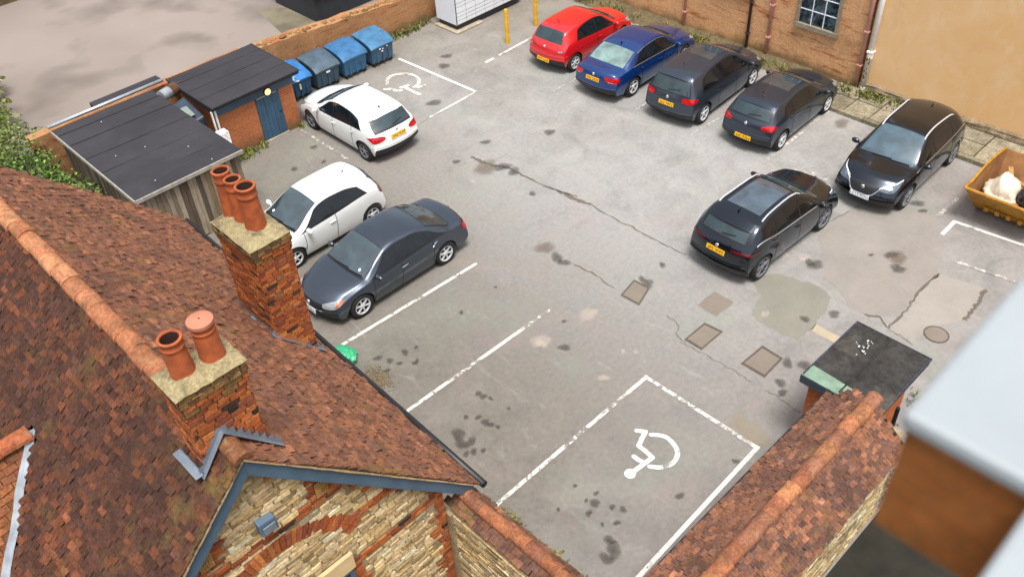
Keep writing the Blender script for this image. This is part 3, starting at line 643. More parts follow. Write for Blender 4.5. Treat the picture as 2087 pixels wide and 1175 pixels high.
def stack(x0,x1,y0,y1,zb,zt,pots,cor=.035,pal=PAL_B,kk=1):
    m=MB(); m.box(x0+.012,x1-.012,y0+.012,y1-.012,zb,zt,MORTB)
    for O,a,n,w in (((x0,y0+.012,zb),(1,0,0),(0,-1,0),x1-x0),((x0+.012,y1,zb),(0,-1,0),(-1,0,0),y1-y0),((x1-.012,y0,zb),(0,1,0),(1,0,0),y1-y0),((x1,y1-.012,zb),(-1,0,0),(0,1,0),x1-x0)):
        courses(m,O,a,n,w,zt-zb-.3,lambda s,t:True,pal,L=(.1,.22),H=(.066,.076),dep=.014,rag=.004,irr=.002,odd=PAL_BO,oddp=.06)
    o=m.build('chimney',BRICKM,HB)
    m=MB(); dk=[lin(c) for c in ('#86683f','#6d5238','#94744a','#5a4634')]
    for k,(e,h) in enumerate(((cor*.3,.075),(cor*.6,.075),(cor*1.1,.075),(cor*.9,.06))):
        z=zt-.3+k*.075
        for O,a,n,w in (((x0-e,y0-e,z),(1,0,0),(0,-1,0),x1-x0+2*e),((x0-e,y1+e,z),(0,-1,0),(-1,0,0),y1-y0+2*e),((x1+e,y0-e,z),(0,1,0),(1,0,0),y1-y0+2*e),((x1+e,y1+e,z),(-1,0,0),(0,1,0),x1-x0+2*e)):
            courses(m,O,a,n,w,.073,lambda s,t:True,dk if k>1 else PAL_B[:4]+dk[:1],L=(.1,.22),H=(.072,.074),dep=.006,rag=.004,irr=.003)
        m.box(x0-e,x1+e,y0-e,y1+e,z,z+.073,lin('#57482f'))
    m.build('corbel_course',CORB,o)
    m=MB(); N=14
    def P(u,v):
        x=lerp(x0-.045,x1+.045,u); y=lerp(y0-.045,y1+.045,v); e=min(u,1-u,v,1-v)
        return (x,y,zt+.005+.11*kk*min(1,e*4.5)+.016*mnoise.noise(V(x*9,y*9,zt))+.012*mnoise.noise(V(x*31,y*31,1)))
    m.grid(P,N,N,lin('#9d8f6c')); m.build('flaunching',MORTAR,o,smooth=True)
    for p in pots: pot(o,*p)
    return o
def steps(parent,pts,wd,n):  # stepped lead strip
    m=MB()
    for i in range(len(pts)-1):
        a,b=Vector(pts[i]),Vector(pts[i+1]); 
        m.quad(a,b,b+n*.0+V(0,0,wd),a+V(0,0,wd))
    return m
c1=stack(4.28,4.92,10.48,11.56,3.4,6.44,[(4.58,11.42,6.52,.8,.135),(4.60,11.14,6.52,.76,.125),(4.63,10.84,6.52,.76,.15)])
c2=stack(1.6,2.33,6.80,7.24,6.2,8.19,[(1.82,7.05,8.22,.50,.118)],cor=.02,kk=.6)
pot(c2,2.15,7.03,8.23,.5,.112,True)
# lead flashings
def lead(parent,pts,h,outn,teeth=True,lap=.1):
    m=MB(); outn=Vector(outn); n=len(pts)
    P=[Vector(p) for p in pts]
    for i in range(n-1):
        a,b=P[i],P[i+1]; K=max(2,int((b-a).length/.11))
        for k in range(K):
            p=a.lerp(b,k/K); q=a.lerp(b,(k+1)/K); z=V(0,0,1); hi=max(p.z,q.z)
            m.quad(p+outn*.02,q+outn*.02,q+outn*.02+z*(hi-q.z+h*(1 if teeth else .8)),p+outn*.02+z*(hi-p.z+h*.55))
            m.quad(p+outn*.02,q+outn*.02,q+outn*(.02+lap)-V(0,0,0)+z*.0,p+outn*(.02+lap))
    m.build('lead_flashing',LEAD,parent)
e=.055
def onroof(x,y,d=.06): return (x,y,zroof(x)+d)
lead(c1,[onroof(4.2,10.5),onroof(5.02,10.5)],.05,(0,-1,0),True,.09)
lead(c1,[onroof(4.28,11.6,.065),onroof(4.28,10.45,.065)],.12,(-1,0,0),False,.1)
lead(c2,[onroof(XR,6.8,.14),onroof(2.45,6.8,.065)],.05,(0,-1,0),True,.07)
lead(c2,[onroof(1.5,6.8,.06),onroof(XR,6.8,.14)],.05,(0,-1,0),True,.07)
lead(c2,[onroof(1.54,7.25,.06),onroof(1.54,6.74,.06)],.09,(-1,0,0),False,.09)
# wall lamp box on the gable
LB=thing('bulkhead_lamp','small blue grey box lamp fixed on the stone gable','lamp',(1.88,WY,6.03))
m=MB(); m.hexa([(1.77,WY-.13,5.94),(1.99,WY-.13,5.92),(1.99,WY-.01,5.92),(1.77,WY-.01,5.94)],[(1.77,WY-.10,6.12),(1.99,WY-.10,6.10),(1.99,WY-.01,6.14),(1.77,WY-.01,6.16)]); m.build('housing',BLUEP,LB,bevel=.012)
m=MB(); m.box(1.8,1.96,WY-.145,WY-.131,5.95,6.08); m.build('lens',LEAD,LB,bevel=.005)
# ---------------------------------------------------------------- garden wall beside the gable
GW=thing('garden_wall','low stone wall with clay tile coping running from the gable corner','wall',(4.65,4,0))
m=MB(); m.box(4.41,4.80,1.5,6.59,0,3.6,MORT); courses(m,(4.41,6.59,1.2),(0,-1,0),(-1,0,0),5,2.38,lambda s,t:True,PAL_S,L=(.1,.34),H=(.05,.11),gap=.014,dep=.014,rag=.007,irr=.007,odd=PAL_SO,oddp=.2)
m.box(4.345,4.41,6.5,6.7,0,3.6,MORT)
m.build('wall',STONEM,GW)
m=MB()
for sg in (-1,1):
    d=V(sg,0,-.75).normalized(); n=V(.75*sg,0,1).normalized()
    tiles(m,(4.65,1.6,3.87),(0,1,0),d,n,0,5.1,.29,lambda s,t:0<s<5.05,PAL_W,w=.16,g=.1,flat=.5)
m.poly([(4.65,1.6,3.82),(4.87,1.6,3.64),(4.87,6.64,3.64),(4.65,6.64,3.82)],lin('#2b211c')); m.poly([(4.65,1.6,3.82),(4.65,6.64,3.82),(4.43,6.64,3.64),(4.43,1.6,3.64)],lin('#2b211c'))
m.build('coping_tiles',TILE,GW); m=MB(); ridge(m,(4.65,1.6,3.86),(4.65,6.66,3.86),.105,.3,[lin('#9a6142'),lin('#a96b4a'),lin('#8a5844')]); m.build('ridge_tiles',RIDGE,GW)
# ---------------------------------------------------------------- tiled outbuilding roof at the right
RW=thing('tiled_wall','broad stone wall with red tiled saddle coping and half round ridge, lower right','wall',(8,3.4,0))
m=MB(); m.box(2.2,11.25,2.86,4.08,0,2.38,MORT)
courses(m,(11.25,2.86,.0),(-1,0,0),(0,-1,0),9,2.36,lambda s,t:True,[shade(c,.92) for c in PAL_S],L=(.12,.42),H=(.05,.12),gap=.014,dep=.016,rag=.009,irr=.008,odd=PAL_SO,oddp=.3); m.build('wall',STONEM,RW)
m=MB(); yr,zr2=3.42,2.86
q=.05; m.poly([(2.2,yr,zr2-q),(11.15,yr,zr2-q),(11.15,4.2,2.42-q),(2.2,4.2,2.42-q)],lin('#2b211c')); m.poly([(2.2,yr,zr2-q),(2.2,2.72,2.42-q),(11.05,2.72,2.42-q),(11.15,yr,zr2-q)],lin('#2b211c'))
d=V(0,.78,-.44).normalized(); tiles(m,(2.2,yr,zr2),(1,0,0),d,V(0,.44,.78).normalized(),0,9,.93,lambda s,t:0<s<9.02-.1*sin(t*9),PAL_W,w=.14,g=.085,rag=.012,flat=.55)
d=V(0,-.7,-.44).normalized(); tiles(m,(2.2,yr,zr2),(1,0,0),d,V(0,-.44,.7).normalized(),0,9,.86,lambda s,t:0<s<8.95-.25*t,PAL_W,w=.14,g=.085,flat=.4)
m.build('coping_tiles',TILE,RW)
m=MB(); ridge(m,(11.2,yr,zr2+.01),(2.2,yr,zr2+.01),.135,.36,[lin('#a66a4a'),lin('#985f45'),lin('#ad744f'),lin('#8c5d48')],flat=.75); m.build('ridge_tiles',RIDGE,RW)
m=MB(); m.tube([(2.2,4.25,2.38),(11.25,4.25,2.38)],.035,6); m.build('gutter',BLACKPL,RW)
# ---------------------------------------------------------------- small felt roofed shed
SS=thing('brick_shed','small brick shed with dark lead roof and green stained edge, behind the tiled wall','shed',(12.5,4.2,0))
m=MB(); m.box(11.68,13.45,3.62,4.80,0,1.9); m.build('wall',SHEDB,SS)
m=MB()
def P(u,v): 
    x,y=lerp(11.58,13.56,u),lerp(3.40,4.92,v); return (x,y,2.05-.04*u+.012*mnoise.noise(V(x*3,y*3,0)))
m.grid(P,16,12,lin('#3a3836')); m.hexa([(11.58,3.40,1.9),(13.56,3.40,1.86),(13.56,4.92,1.86),(11.58,4.92,1.9)],[(11.58,3.40,2.03),(13.56,3.40,1.99),(13.56,4.92,1.99),(11.58,4.92,2.03)],lin('#33343a'))
for y in (4.2,): m.tube([(11.62,y,2.055),(13.5,y,2.015)],.025,6,lin('#3a3836'))
m.tube([(11.58,3.40,2.04),(13.56,3.40,2.0),(13.56,4.92,2.0),(11.58,4.92,2.04)],.03,6,lin('#3f424a'))
rf=m.build('roof',masonry('lead_roof',lin('#5d574f'),.8,lin('#2b2c30'),.3,1.6,9),SS)
m=MB(); m.hexa([(11.56,3.5,2.055),(11.86,3.9,2.052),(11.92,4.9,2.05),(11.56,4.94,2.052)],[(11.56,3.5,2.065),(11.84,3.9,2.06),(11.9,4.9,2.06),(11.56,4.94,2.065)]); m.build('green_flashing',simple('verdigris',lin('#78907c'),.7,.1,.3,5,.1),rf)
m=MB(); m.box(11.55,11.579,3.40,4.95,1.86,2.045); m.build('fascia',simple('blue_fascia',lin('#35414f'),.5,0,.2,4),rf)
m=MB()
for _ in range(16):
    x,y=R.gauss(13.0,.16),R.gauss(4.5,.1); m.ball((x,y,2.045-.012),(R.uniform(.008,.035),R.uniform(.006,.02),.012),nu=7,nv=4)
m.build('glints_and_droppings',simple('glint_and_lime_white',lin('#d8d4d0'),.8,0,.15,9),rf)['kind']='stuff'  # white glints on the lead roof, painted in as tiny lumps
m=MB(); m.tube([(12.2,3.3,.0),(12.2,3.3,1.85)],.04,8); m.build('downpipe',BLACKPL,SS)
# rubble heap and gap at its side
# ---------------------------------------------------------------- white capped brick block close to the camera
TW=thing('brick_pier','out of focus brick pier with flat white capping at the right edge','pier',(1.3,-.2,0))
k=.737; m=MB(); m.box(.925,1.6,-.5,.23,13.505,13.73); m.build('wall',TOWERB,TW)
m=MB(); m.box(.913,1.62,-.52,.241,13.732,13.765); m.build('capping',CAPW,TW,bevel=.01)
m=MB(); m.box(1.3,1.58,-.46,-.02,0,13.504); m.build('lower_wall',DARKBR,TW)
WS=thing('window_ledge','white painted ledge out of focus in the bottom right corner','ledge',(.7,-.5,13.2))
m=MB(); m.box(.15,.911,-.4,.058,13.70,13.75); m.build('ledge_top',CAPW,WS,bevel=.008); m=MB(); m.box(.15,.89,-.38,.04,13.35,13.699); m.build('ledge_wall',WHITEP,WS)
# ---------------------------------------------------------------- back walls
BW=thing('brick_building','buff and orange brick building with barred window and pink pipes, behind the parked cars','building',(25.5,18,0))
m=MB(); m.box(25.2,27.5,11.12,27,0,6.5); BWW=m.build('wall',WALLB,BW)
def barred(y0,y1,z0,z1,parent):
    m=MB(); m.box(25.16,25.199,y0,y1,z0,z1); w=m.build('window',WINDOWG,parent)
    m=MB(); m.box(25.08,25.198,y0-.12,y1+.12,z0-.16,z0-.002); m.build('sill',STONESILL,w,bevel=.01)
    m=MB()
    for a,b,c,d in ((y0-.09,y0-.001,z0,z1),(y1+.001,y1+.09,z0,z1),(y0-.09,y1+.09,z1+.001,z1+.12)): m.box(25.1,25.197,a,b,c,d)
    m.build('surround',STONESILL,w)
    m=MB()
    for k in range(1,3): 
        m.obox((25.14,lerp(y0,y1,k/3),(z0+z1)/2),(0,.012,0),(.012,0,0),(0,0,(z1-z0)/2))
    for k in range(1,4): m.obox((25.14,(y0+y1)/2,lerp(z0,z1,k/4)),(0,(y1-y0)/2,0),(.01,0,0),(0,0,.012))
    m.build('glazing_bars',WHITEP,w)
barred(12.18,13.45,1.55,3.4,BW); barred(15.5,16.8,1.9,3.6,BW)
def pipe(name,label,y,r,mat,z0=.05,x=25.12,z1=6.4,grp=None):
    t=thing(name,label,'pipe',(x,y,0),grp); m=MB(); m.tube([(x,y,z0),(x,y,z1)],r,10); m.build('pipe',mat,t,smooth=True)
    m=MB()
    for z in (z0+.5,z0+1.6,z0+3): m.box(x-r-.012,x+r+.012,y-r-.02,y+r+.02,z,z+.05); m.box(x,25.2,y-.02,y+.02,z+.01,z+.04)
    m.build('bracket',mat,t,bevel=.005); return t
pipe('downpipe','pink painted downpipe above the red car',17.84,.05,PINKP,.1,grp='pink downpipes')
pipe('downpipe','pink painted downpipe right of the black downpipe, behind the dark hatchback',14.43,.055,PINKP,.2,grp='pink downpipes')
pipe('downpipe','pink painted downpipe at the corner where brick meets ochre render',11.13,.06,PINKP,.3,25.1,grp='pink downpipes')
pipe('downpipe','thin black downpipe between the two pink pipes',15.22,.05,DARKP,.1)
WP=thing('downpipe','white flaking downpipe on the ochre rendered wall','pipe',(25.05,10.86,0))
m=MB(); m.tube([(25.06,10.86,.1),(25.06,10.86,6.4)],.08,12); m.build('pipe',WHITEPIPE,WP,smooth=True)
m=MB(); m.lathe((25.06,10.86,0),[(.07,.1),(.085,.12),(.085,.2),(.07,.22)],12); m.build('collar',WHITEPIPE,WP); m=MB(); m.lathe((25.06,10.86,1.15),[(.07,0),(.09,.02),(.09,.14),(.07,.16)],12); m.build('collar',WHITEPIPE,WP)
m=MB(); m.box(24.96,25.2,10.76,10.96,1.35,1.4); m.build('bracket',WHITEPIPE,WP)
m=MB()
for k in range(12): m.ball((24.985,10.86+R.uniform(-.06,.06),R.uniform(.2,1.2)),(.012,R.uniform(.01,.03),R.uniform(.02,.06)),nu=6,nv=4)
m.build('rust_patch',RUSTP,WP)['kind']='stuff'
SB=thing('rendered_building','ochre rendered building wall above a flaking plinth, upper right','building',(26,4,0))
m=MB(); m.box(25.15,27.5,-12,11.02,.26,8); m.build('wall',STUCCO,SB)
m=MB(); N=60
def P(u,v):
    y=lerp(11.0,-4,u); return (25.03+.05*mnoise.noise(V(y*2,v*3,0))+(.06 if v<.05 else 0), y, lerp(0,.30+.05*mnoise.noise(V(y*1.3,0,5)),v))
m.grid(P,N,5,lin('#a08d74'))
for k in range(N):
    a,b=P(k/N,1),P((k+1)/N,1); m.quad(a,b,(25.2,b[1],b[2]+.03),(25.2,a[1],a[2]+.03),lin('#8f7d68'))
m.build('plinth',PLINTH,SB)
# paving slabs and kerb along the back wall
m=MB(); y=12.7
while y>1:
    l=R.uniform(.75,1.1); 
    for x0,x1 in ((23.62,24.35),(24.37,25.02)):
        h=.11+R.uniform(-.012,.012); m.hexa([(x0,y-l+.015,0),(x1,y-l+.015,0),(x1,y-.015,0),(x0,y-.015,0)],[(x0+.01,y-l+.02,h),(x1-.01,y-l+.02,h+R.uniform(-.01,.01)),(x1-.01,y-.02,h),(x0+.01,y-.02,h+R.uniform(-.01,.01))],shade(lin('#99907b'),R.uniform(.8,1.1)))
    y-=l
m.box(23.6,25.1,1,12.7,0,.075,lin('#4a432f')); tag(m.build('pavement',SLAB),kind='structure')
m=MB(); y=12.75
while y>1:
    l=R.uniform(.8,1.0); m.box(23.44+R.uniform(-.01,.01),23.6,y-l+.01,y-.01,0,.12+R.uniform(-.01,.01),shade(lin('#8d8570'),R.uniform(.8,1.1))); y-=l
tag(m.build('kerb',SLAB),kind='structure')
def Pv(u,v):
    x=lerp(24.25,25.25,v); y=lerp(12.7,25.3,u); return (x+.08*mnoise.noise(V(y*2,v,3)),y,-.01+.11*sm(v*2.2)+.03*mnoise.noise(V(x*5,y*5,0)))
m=MB(); m.grid(Pv,90,8,lin('#6d6048')); tag(m.build('wall_foot_soil',SLAB),kind='structure')
# left boundary wall
LW_=thing('boundary_wall','old rubble and red brick boundary wall behind the blue bins','wall',(16,25.7,0))
m=MB(); N=70
def top(x): return 1.62-.07*max(0,x-12)+.05*mnoise.noise(V(x*1.5,0,0))+.03*mnoise.noise(V(x*6,0,0))
for k in range(N):
    xa,xb=lerp(12.2,25.2,k/N),lerp(12.2,25.2,(k+1)/N); ja,jb=[25.55+.03*mnoise.noise(V(q*3,1,0)) for q in (xa,xb)]
    m.quad((xa,ja,0),(xb,jb,0),(xb,jb+.02,top(xb)),(xa,ja+.02,top(xa))); m.quad((xa,ja+.02,top(xa)),(xb,jb+.02,top(xb)),(xb,26,top(xb)+.03),(xa,26,top(xa)+.03)); m.quad((xb,26,0),(xa,26,0),(xa,26,top(xa)+.03),(xb,26,top(xb)+.03))
m.build('wall',WALLL,LW_)
m=MB(); x=12.3
while x<25:
    l=R.uniform(.12,.3); m.ball((x+l/2,25.72+R.uniform(-.08,.08),top(x)+.01),(l*.55,R.uniform(.07,.14),R.uniform(.03,.07)),shade(lin('#8a6a44'),R.uniform(.7,1.25)),nu=7,nv=5,jit=.2); x+=l*R.uniform(.8,1.6)
m.build('coping_stones',STONEM,LW_)
LW2=thing('boundary_wall','mossy stretch of boundary wall behind the timber shed','wall',(9,25.6,0))
m=MB(); m.box(5.2,12.2,25.45,25.8,0,1.75); m.build('wall',WALLL,LW2)
t=thing('round_sign','round white disc fixed on the boundary wall above the bins','sign',(13.3,25.5,1.3))
m=MB(); m.lathe((12.85,25.5,1.32),[(.0,-.03),(.12,-.03),(.125,-.015),(.125,.02)],24,axis='y'); m.build('disc',simple('cream_disc',lin('#ddd2bd'),.6,0,.08,5),t)
GP=thing('gutter_pipe','long pale pipe lying along the wall behind the timber shed roof','pipe',(7.5,25.4,1.9))
m=MB(); m.tube([(5.75,25.42,1.92),(9.3,25.35,1.95)],.055,10); m.build('pipe',GALV,GP,smooth=True)
m=MB(); m.box(7.4,9.6,26.0,26.6,1.2,1.55); tag(m.build('felt_strip',FELT),'dark felt covered ledge beyond the pale pipe behind the timber shed','ledge')
# ---------------------------------------------------------------- timber shed
TS=thing('timber_shed','timber shed clad in grey weathered boards with a black felt flat roof','shed',(7.2,22.5,0))
pal=[lin(c) for c in ('#7b6c5a','#887a66','#6b5a49','#928472','#5a4b3d','#7c6548','#9a8e7c')]
m=MB(); x=5.85
while x<8.66:
    w=R.uniform(.1,.15); c=shade(pal[R.randrange(len(pal))],R.uniform(.8,1.15)); d=R.uniform(0,.02); m.box(x,x+w-.008,20.13-d,20.16,R.uniform(0,.05),1.84,c); x+=w
m.box(5.86,8.62,20.161,20.2,0,1.84,lin('#1c1814')); m.build('front_boards',PLANK,TS)
m=MB(); y=20.2
while y<24.8:
    m.box(5.82,5.85,y,y+.14,0,1.84,shade(pal[R.randrange(5)],.75)); y+=.148
m.build('side_boards',PLANK,TS)
m=MB(); y=20.2
while y<24.8: m.box(8.63,8.66,y,y+.14,0,1.84,shade(pal[R.randrange(5)],.8)); y+=.148
m.build('side_boards',PLANK,TS)
m=MB()
def P(u,v):
    x,y=lerp(5.70,8.77,u),lerp(20.02,25.02,v); return (x,y,1.985-.02*v+.015*mnoise.noise(V(x*1.5,y*1.5,0)))
m.grid(P,20,30); m.box(5.71,8.76,20.03,25.01,1.86,1.955)
for y in (20.95,21.9,22.85,23.85,24.6):
    for a,b,h in ((y,y+.035,.012),): m.hexa([(5.71,a,1.96),(8.76,a-.1,1.96),(8.76,b-.1,1.96),(5.71,b,1.96)],[(5.71,a,1.99),(8.76,a-.1,1.985),(8.76,b-.1,1.975),(5.71,b,1.98)])
tr=m.build('roof',FELT,TS)
m=MB(); m.box(5.69,8.78,19.985,20.028,1.9,2.0); m.box(5.665,5.70,19.99,25.0,1.9,2.0); m.build('edge_trim',simple('pale_trim',lin('#9a948a'),.7,0,.3,6),tr)
m=MB()
for x,y in ((8.0,20.25),(6.35,22.4),(7.9,21.3),(6.5,20.5),(7.1,22.2),(6.9,24.4)): m.ball((x,y,1.985),(.02,.014,.012),nu=7,nv=5)
m.build('glints_and_droppings',bpy.data.materials['glint_and_lime_white'],tr)['kind']='stuff'
# ---------------------------------------------------------------- brick store
BS=thing('brick_store','red brick store with blue door, blue fascia and black felt roof, beside the bins','shed',(11,24,0))
m=MB(); 
for x0,x1 in ((9.62,10.86),(11.70,12.2)): m.box(x0,x1,22.92,23.12,0,1.5)
m.box(10.86,11.7,23.0,23.12,0,1.5); m.box(9.62,9.82,23.12,25.2,0,1.5); m.box(12.0,12.2,23.12,25.2,0,1.5); m.build('wall',STOREB,BS)
m=MB(); m.box(9.58,12.24,22.88,25.2,1.502,1.8); m.build('fascia',simple('store_blue',lin('#3d5468'),.55,0,.2,3,.05),BS,bevel=.01)
m=MB(); 
for k in range(6): m.box(10.87+k*.137,10.87+k*.137+.132,22.9+.004*(k%2),22.99,.06,1.47)
DR=m.build('door',simple('door_blue',lin('#36546c'),.5,0,.25,4,.05),BS,bevel=.004)
m=MB(); m.box(10.84,11.72,22.85,23.0,0,.055); m.build('threshold',CONC,DR)
m=MB(); m.box(10.9,11.6,22.875,22.9,1.472,1.5); m.build('drip_strip',LEADW,DR)
m=MB(); m.ball((11.6,22.87,.8),(.02,.03,.05)); m.build('handle',BLACKPL,DR)
m=MB()
def P(u,v):
    x,y=lerp(9.42,12.4,u),lerp(22.7,25.36,v); return (x,y,1.925+.012*mnoise.noise(V(x*2,y*2,3)))
m.grid(P,16,16); m.box(9.43,12.39,22.71,25.35,1.803,1.905)
for y in (23.4,24.1,24.8): m.hexa([(9.44,y,1.91),(12.38,y,1.91),(12.38,y+.04,1.91),(9.44,y+.04,1.91)],[(9.44,y,1.935),(12.38,y,1.935),(12.38,y+.04,1.925),(9.44,y+.04,1.925)])
m.tube([(9.42,25.36,1.91),(9.42,22.7,1.91),(12.4,22.7,1.91),(12.4,25.36,1.91)],.035,8); m.build('roof',FELT,BS)
m=MB(); m.box(9.52,9.57,22.84,22.9,0,1.8); m.box(9.4,9.44,22.8,22.86,0,1.75); m.build('corner_post',WHITEPIPE,BS)
L=thing('wall_light','round glowing orange bulkhead light on the blue store fascia','lamp',(11.35,22.85,1.62))
em=NB('lamp_glow'); em.set(em.b,'Emission Color',(1,.5,.18,1)); em.set(em.b,'Emission Strength',1.6); em=em.out(lin('#f0b070'),.4)
m=MB(); m.lathe((11.3,22.88,1.6),[(.13,-.005),(.13,-.05),(.1,-.06),(.1,-.05)],20,axis='y'); m.build('rim',BLACKPL,L,smooth=False); m=MB(); m.ball((11.3,22.83,1.6),(.1,.05,.1),nu=16,nv=10); m.build('globe',em,L,smooth=True)
# clutter between the two sheds
D=thing('flue_duct','short silver flue duct with rusty end between the two shed roofs','duct',(9.05,24.6,1.6))
m=MB(); m.tube([(8.78,24.5,1.92),(9.1,24.62,1.9)],.17,16); m.build('duct',GALV,D,smooth=True,angle=50); m=MB(); m.tube([(9.1,24.62,1.9),(9.36,24.72,1.88)],.19,16); m.build('rusty_end',RUSTP,D)
m=MB(); m.hexa([(8.85,23.3,0),(9.35,23.3,0),(9.35,24.3,0),(8.85,24.3,0)],[(8.82,23.35,1.35),(9.38,23.25,1.5),(9.38,24.35,1.75),(8.85,24.3,1.62)]); o=m.build('tarpaulin_heap',TARP,None,bevel=.05); tag(o,'dark blue tarpaulin covered stack between timber shed and brick store','tarpaulin')
m=MB(); m.obox((9.0,23.65,1.6),(.18,0,0),(0,.22,.06),(0,-.01,.02)); tag(m.build('board',GREENB),'grey green board lying on the tarpaulin between the sheds','board')
m=MB(); m.box(8.84,9.56,22.35,22.62,0,1.25); tag(m.build('stub_wall',PLINTH),'mossy stub of wall between timber shed and brick store','wall')
# ---------------------------------------------------------------- bins
def bin_(x0,x1,yf,i,label,zf=.80,zb=1.0):
    t=thing('wheeled_bin',label,'bin',((x0+x1)/2,yf+.5,0),'blue wheeled bins along the wall'); yb=yf+1.0; q=.05
    m=MB(); m.hexa([(x0+q,yf+.07,.14),(x1-q,yf+.07,.14),(x1-q,yb-.1,.14),(x0+q,yb-.1,.14)],[(x0+.02,yf,zf-.04),(x1-.02,yf,zf-.04),(x1-.02,yb,zb-.05),(x0+.02,yb,zb-.05)])
    m.build('body',BINBODY[i],t,bevel=.03)
    m=MB(); n=9
    for k in range(3): m.obox((lerp(x0,x1,(k+1)/4),yf+.025,.44),(.018,0,0),(0,.02,0),(0,.012,.28))
    m.obox(((x0+x1)/2,yf-.012,zf-.09),((x1-x0)/2-.06,0,0),(0,.014,0),(0,0,.025)); m.build('rib',BINBODY[i],t)
    m=MB()
    def P(u,v):
        e=abs(u-.5)*2; return (lerp(x0-.01,x1+.01,u),lerp(yf-.035,yb+.02,v),lerp(zf,zb,v**.8)+.05*sin(pi*v)-.03*e**4-.05*(1 if v==0 else 0))
    m.grid(P,12,10)
    for s in (0,1): 
        for k in range(10):
            a,b=P(s,k/10),P(s,(k+1)/10); m.quad(a,b,(b[0],b[1],b[2]-.07),(a[0],a[1],a[2]-.07))
    for k in range(12):
        a,b=P(k/12,0),P((k+1)/12,0); m.quad(a,b,(b[0],b[1],b[2]-.03),(a[0],a[1],a[2]-.03))
    m.build('lid',BINBLUE[i],t,smooth=True,angle=40)
    for xx in (x0+.12,x1-.12):
        for yy in (yf+.15,yb-.2): m=MB(); m.lathe((xx,yy,.08),[(.0,-.025),(.075,-.025),(.08,0),(.075,.025),(0,.025)],14,axis='x'); m.build('wheel',BLACKPL,t)
    m=MB(); m.tube([(x0+.03,yf+.1,zf-.1),(x0-.035,yf+.1,zf-.1),(x0-.035,yf+.55,zf-.05),(x0+.03,yf+.55,zf-.05)],.015,6); m.tube([(x1-.03,yf+.1,zf-.1),(x1+.035,yf+.1,zf-.1),(x1+.035,yf+.55,zf-.05),(x1-.03,yf+.55,zf-.05)],.015,6); m.build('handle',DKGREY,t)
    return t
b1=bin_(15.97,16.95,24.03,0,'blue wheeled bin nearest the parcel locker, white stickers on its front')
b2=bin_(14.84,15.83,24.08,1,'plain bright blue wheeled bin second from the parcel locker')
b3=bin_(13.76,14.72,24.13,2,'dull grey blue wheeled bin with rust streaked lid')
b4=bin_(12.72,13.62,24.18,3,'bright blue wheeled bin beside the brick store with litter on its lid')
m=MB(); 
for x,z,w in ((16.3,.62,.06),(16.42,.6,.05),(16.62,.63,.04),(16.38,.52,.07)): m.box(x,x+w,24.0,24.012,z,z+.04)
m.build('sticker',WHITEP,b1)
m=MB(); m.box(14.15,14.3,24.09,24.1,.6,.66); m.build('sticker',WHITEP,b3); m=MB(); m.box(13.1,13.16,24.14,24.15,.42,.62); m.build('sticker',simple('worn_sticker',lin('#b9bf9a'),.6),b4)
m=MB()
for k in range(40): 
    a=R.uniform(0,6.3); m.obox((12.82+R.gauss(0,.08),24.2+R.gauss(0,.12),.86+R.uniform(0,.1)),(.06*cos(a),.06*sin(a),R.uniform(-.03,.03)),(-.02*sin(a),.02*cos(a),R.uniform(-.02,.02)),(0,0,.003))
tag(m.build('plastic_litter',simple('clear_plastic',lin('#aab4ba'),.3,0,.3,9)),'crumpled clear plastic litter at the corner of the brick store roof','litter')
# ---------------------------------------------------------------- parcel locker, bollards
PLK=thing('parcel_locker','tall white parcel locker on a dark base beyond the blue bins','locker',(21.3,24.4,0))
m=MB(); m.box(19.72,23.0,23.9,25.0,.26,2.25); m.build('cabinet',WHITEP,PLK,bevel=.01)
m=MB(); m.box(19.80,22.95,23.96,24.95,.06,.259); m.build('base',DKGREY,PLK)
m=MB(); m.box(19.6,20.9,23.75,25.0,0,.06); m.build('plinth',CONC,PLK,bevel=.02)
z=.29
rows=(.14,.14,.14,.22,.14,.22,.3,.3)
for r_ in rows:
    for k in range(7):
        x=19.76+k*.46
        m=MB(); m.box(x,x+.44,23.878,23.899,z,z+r_-.022); m.build('locker_door',WHITEP,PLK)
    z+=r_
m=MB(); m.box(19.72,23.0,23.899,23.9005,.28,1.9); m.build('door_gaps',DKGREY,PLK)
for x,y,lb in ((20.3,21.88,'yellow bollard nearest the parcel locker corner, whole post in view'),(21.95,22.08,'yellow bollard beside the red car, cut off by the top edge')):
    t=thing('bollard',lb,'bollard',(x,y,0),'yellow bollards'); m=MB(); m.lathe((x,y,0),[(.075,0),(.075,1.18),(.068,1.24),(.045,1.275),(.0,1.285)],18); p=m.build('post',YELLOW,t,smooth=True,angle=50)
    for z in (.32,.8,1.05):
        m=MB(); m.lathe((x,y,z),[(.075,0),(.078,.004),(.078,.02),(.075,.024)],18)
        m.build('worn_band',simple('pale_yellow',lin('#e6c25a'),.5) if 'pale_yellow' not in bpy.data.materials else bpy.data.materials['pale_yellow'],t)
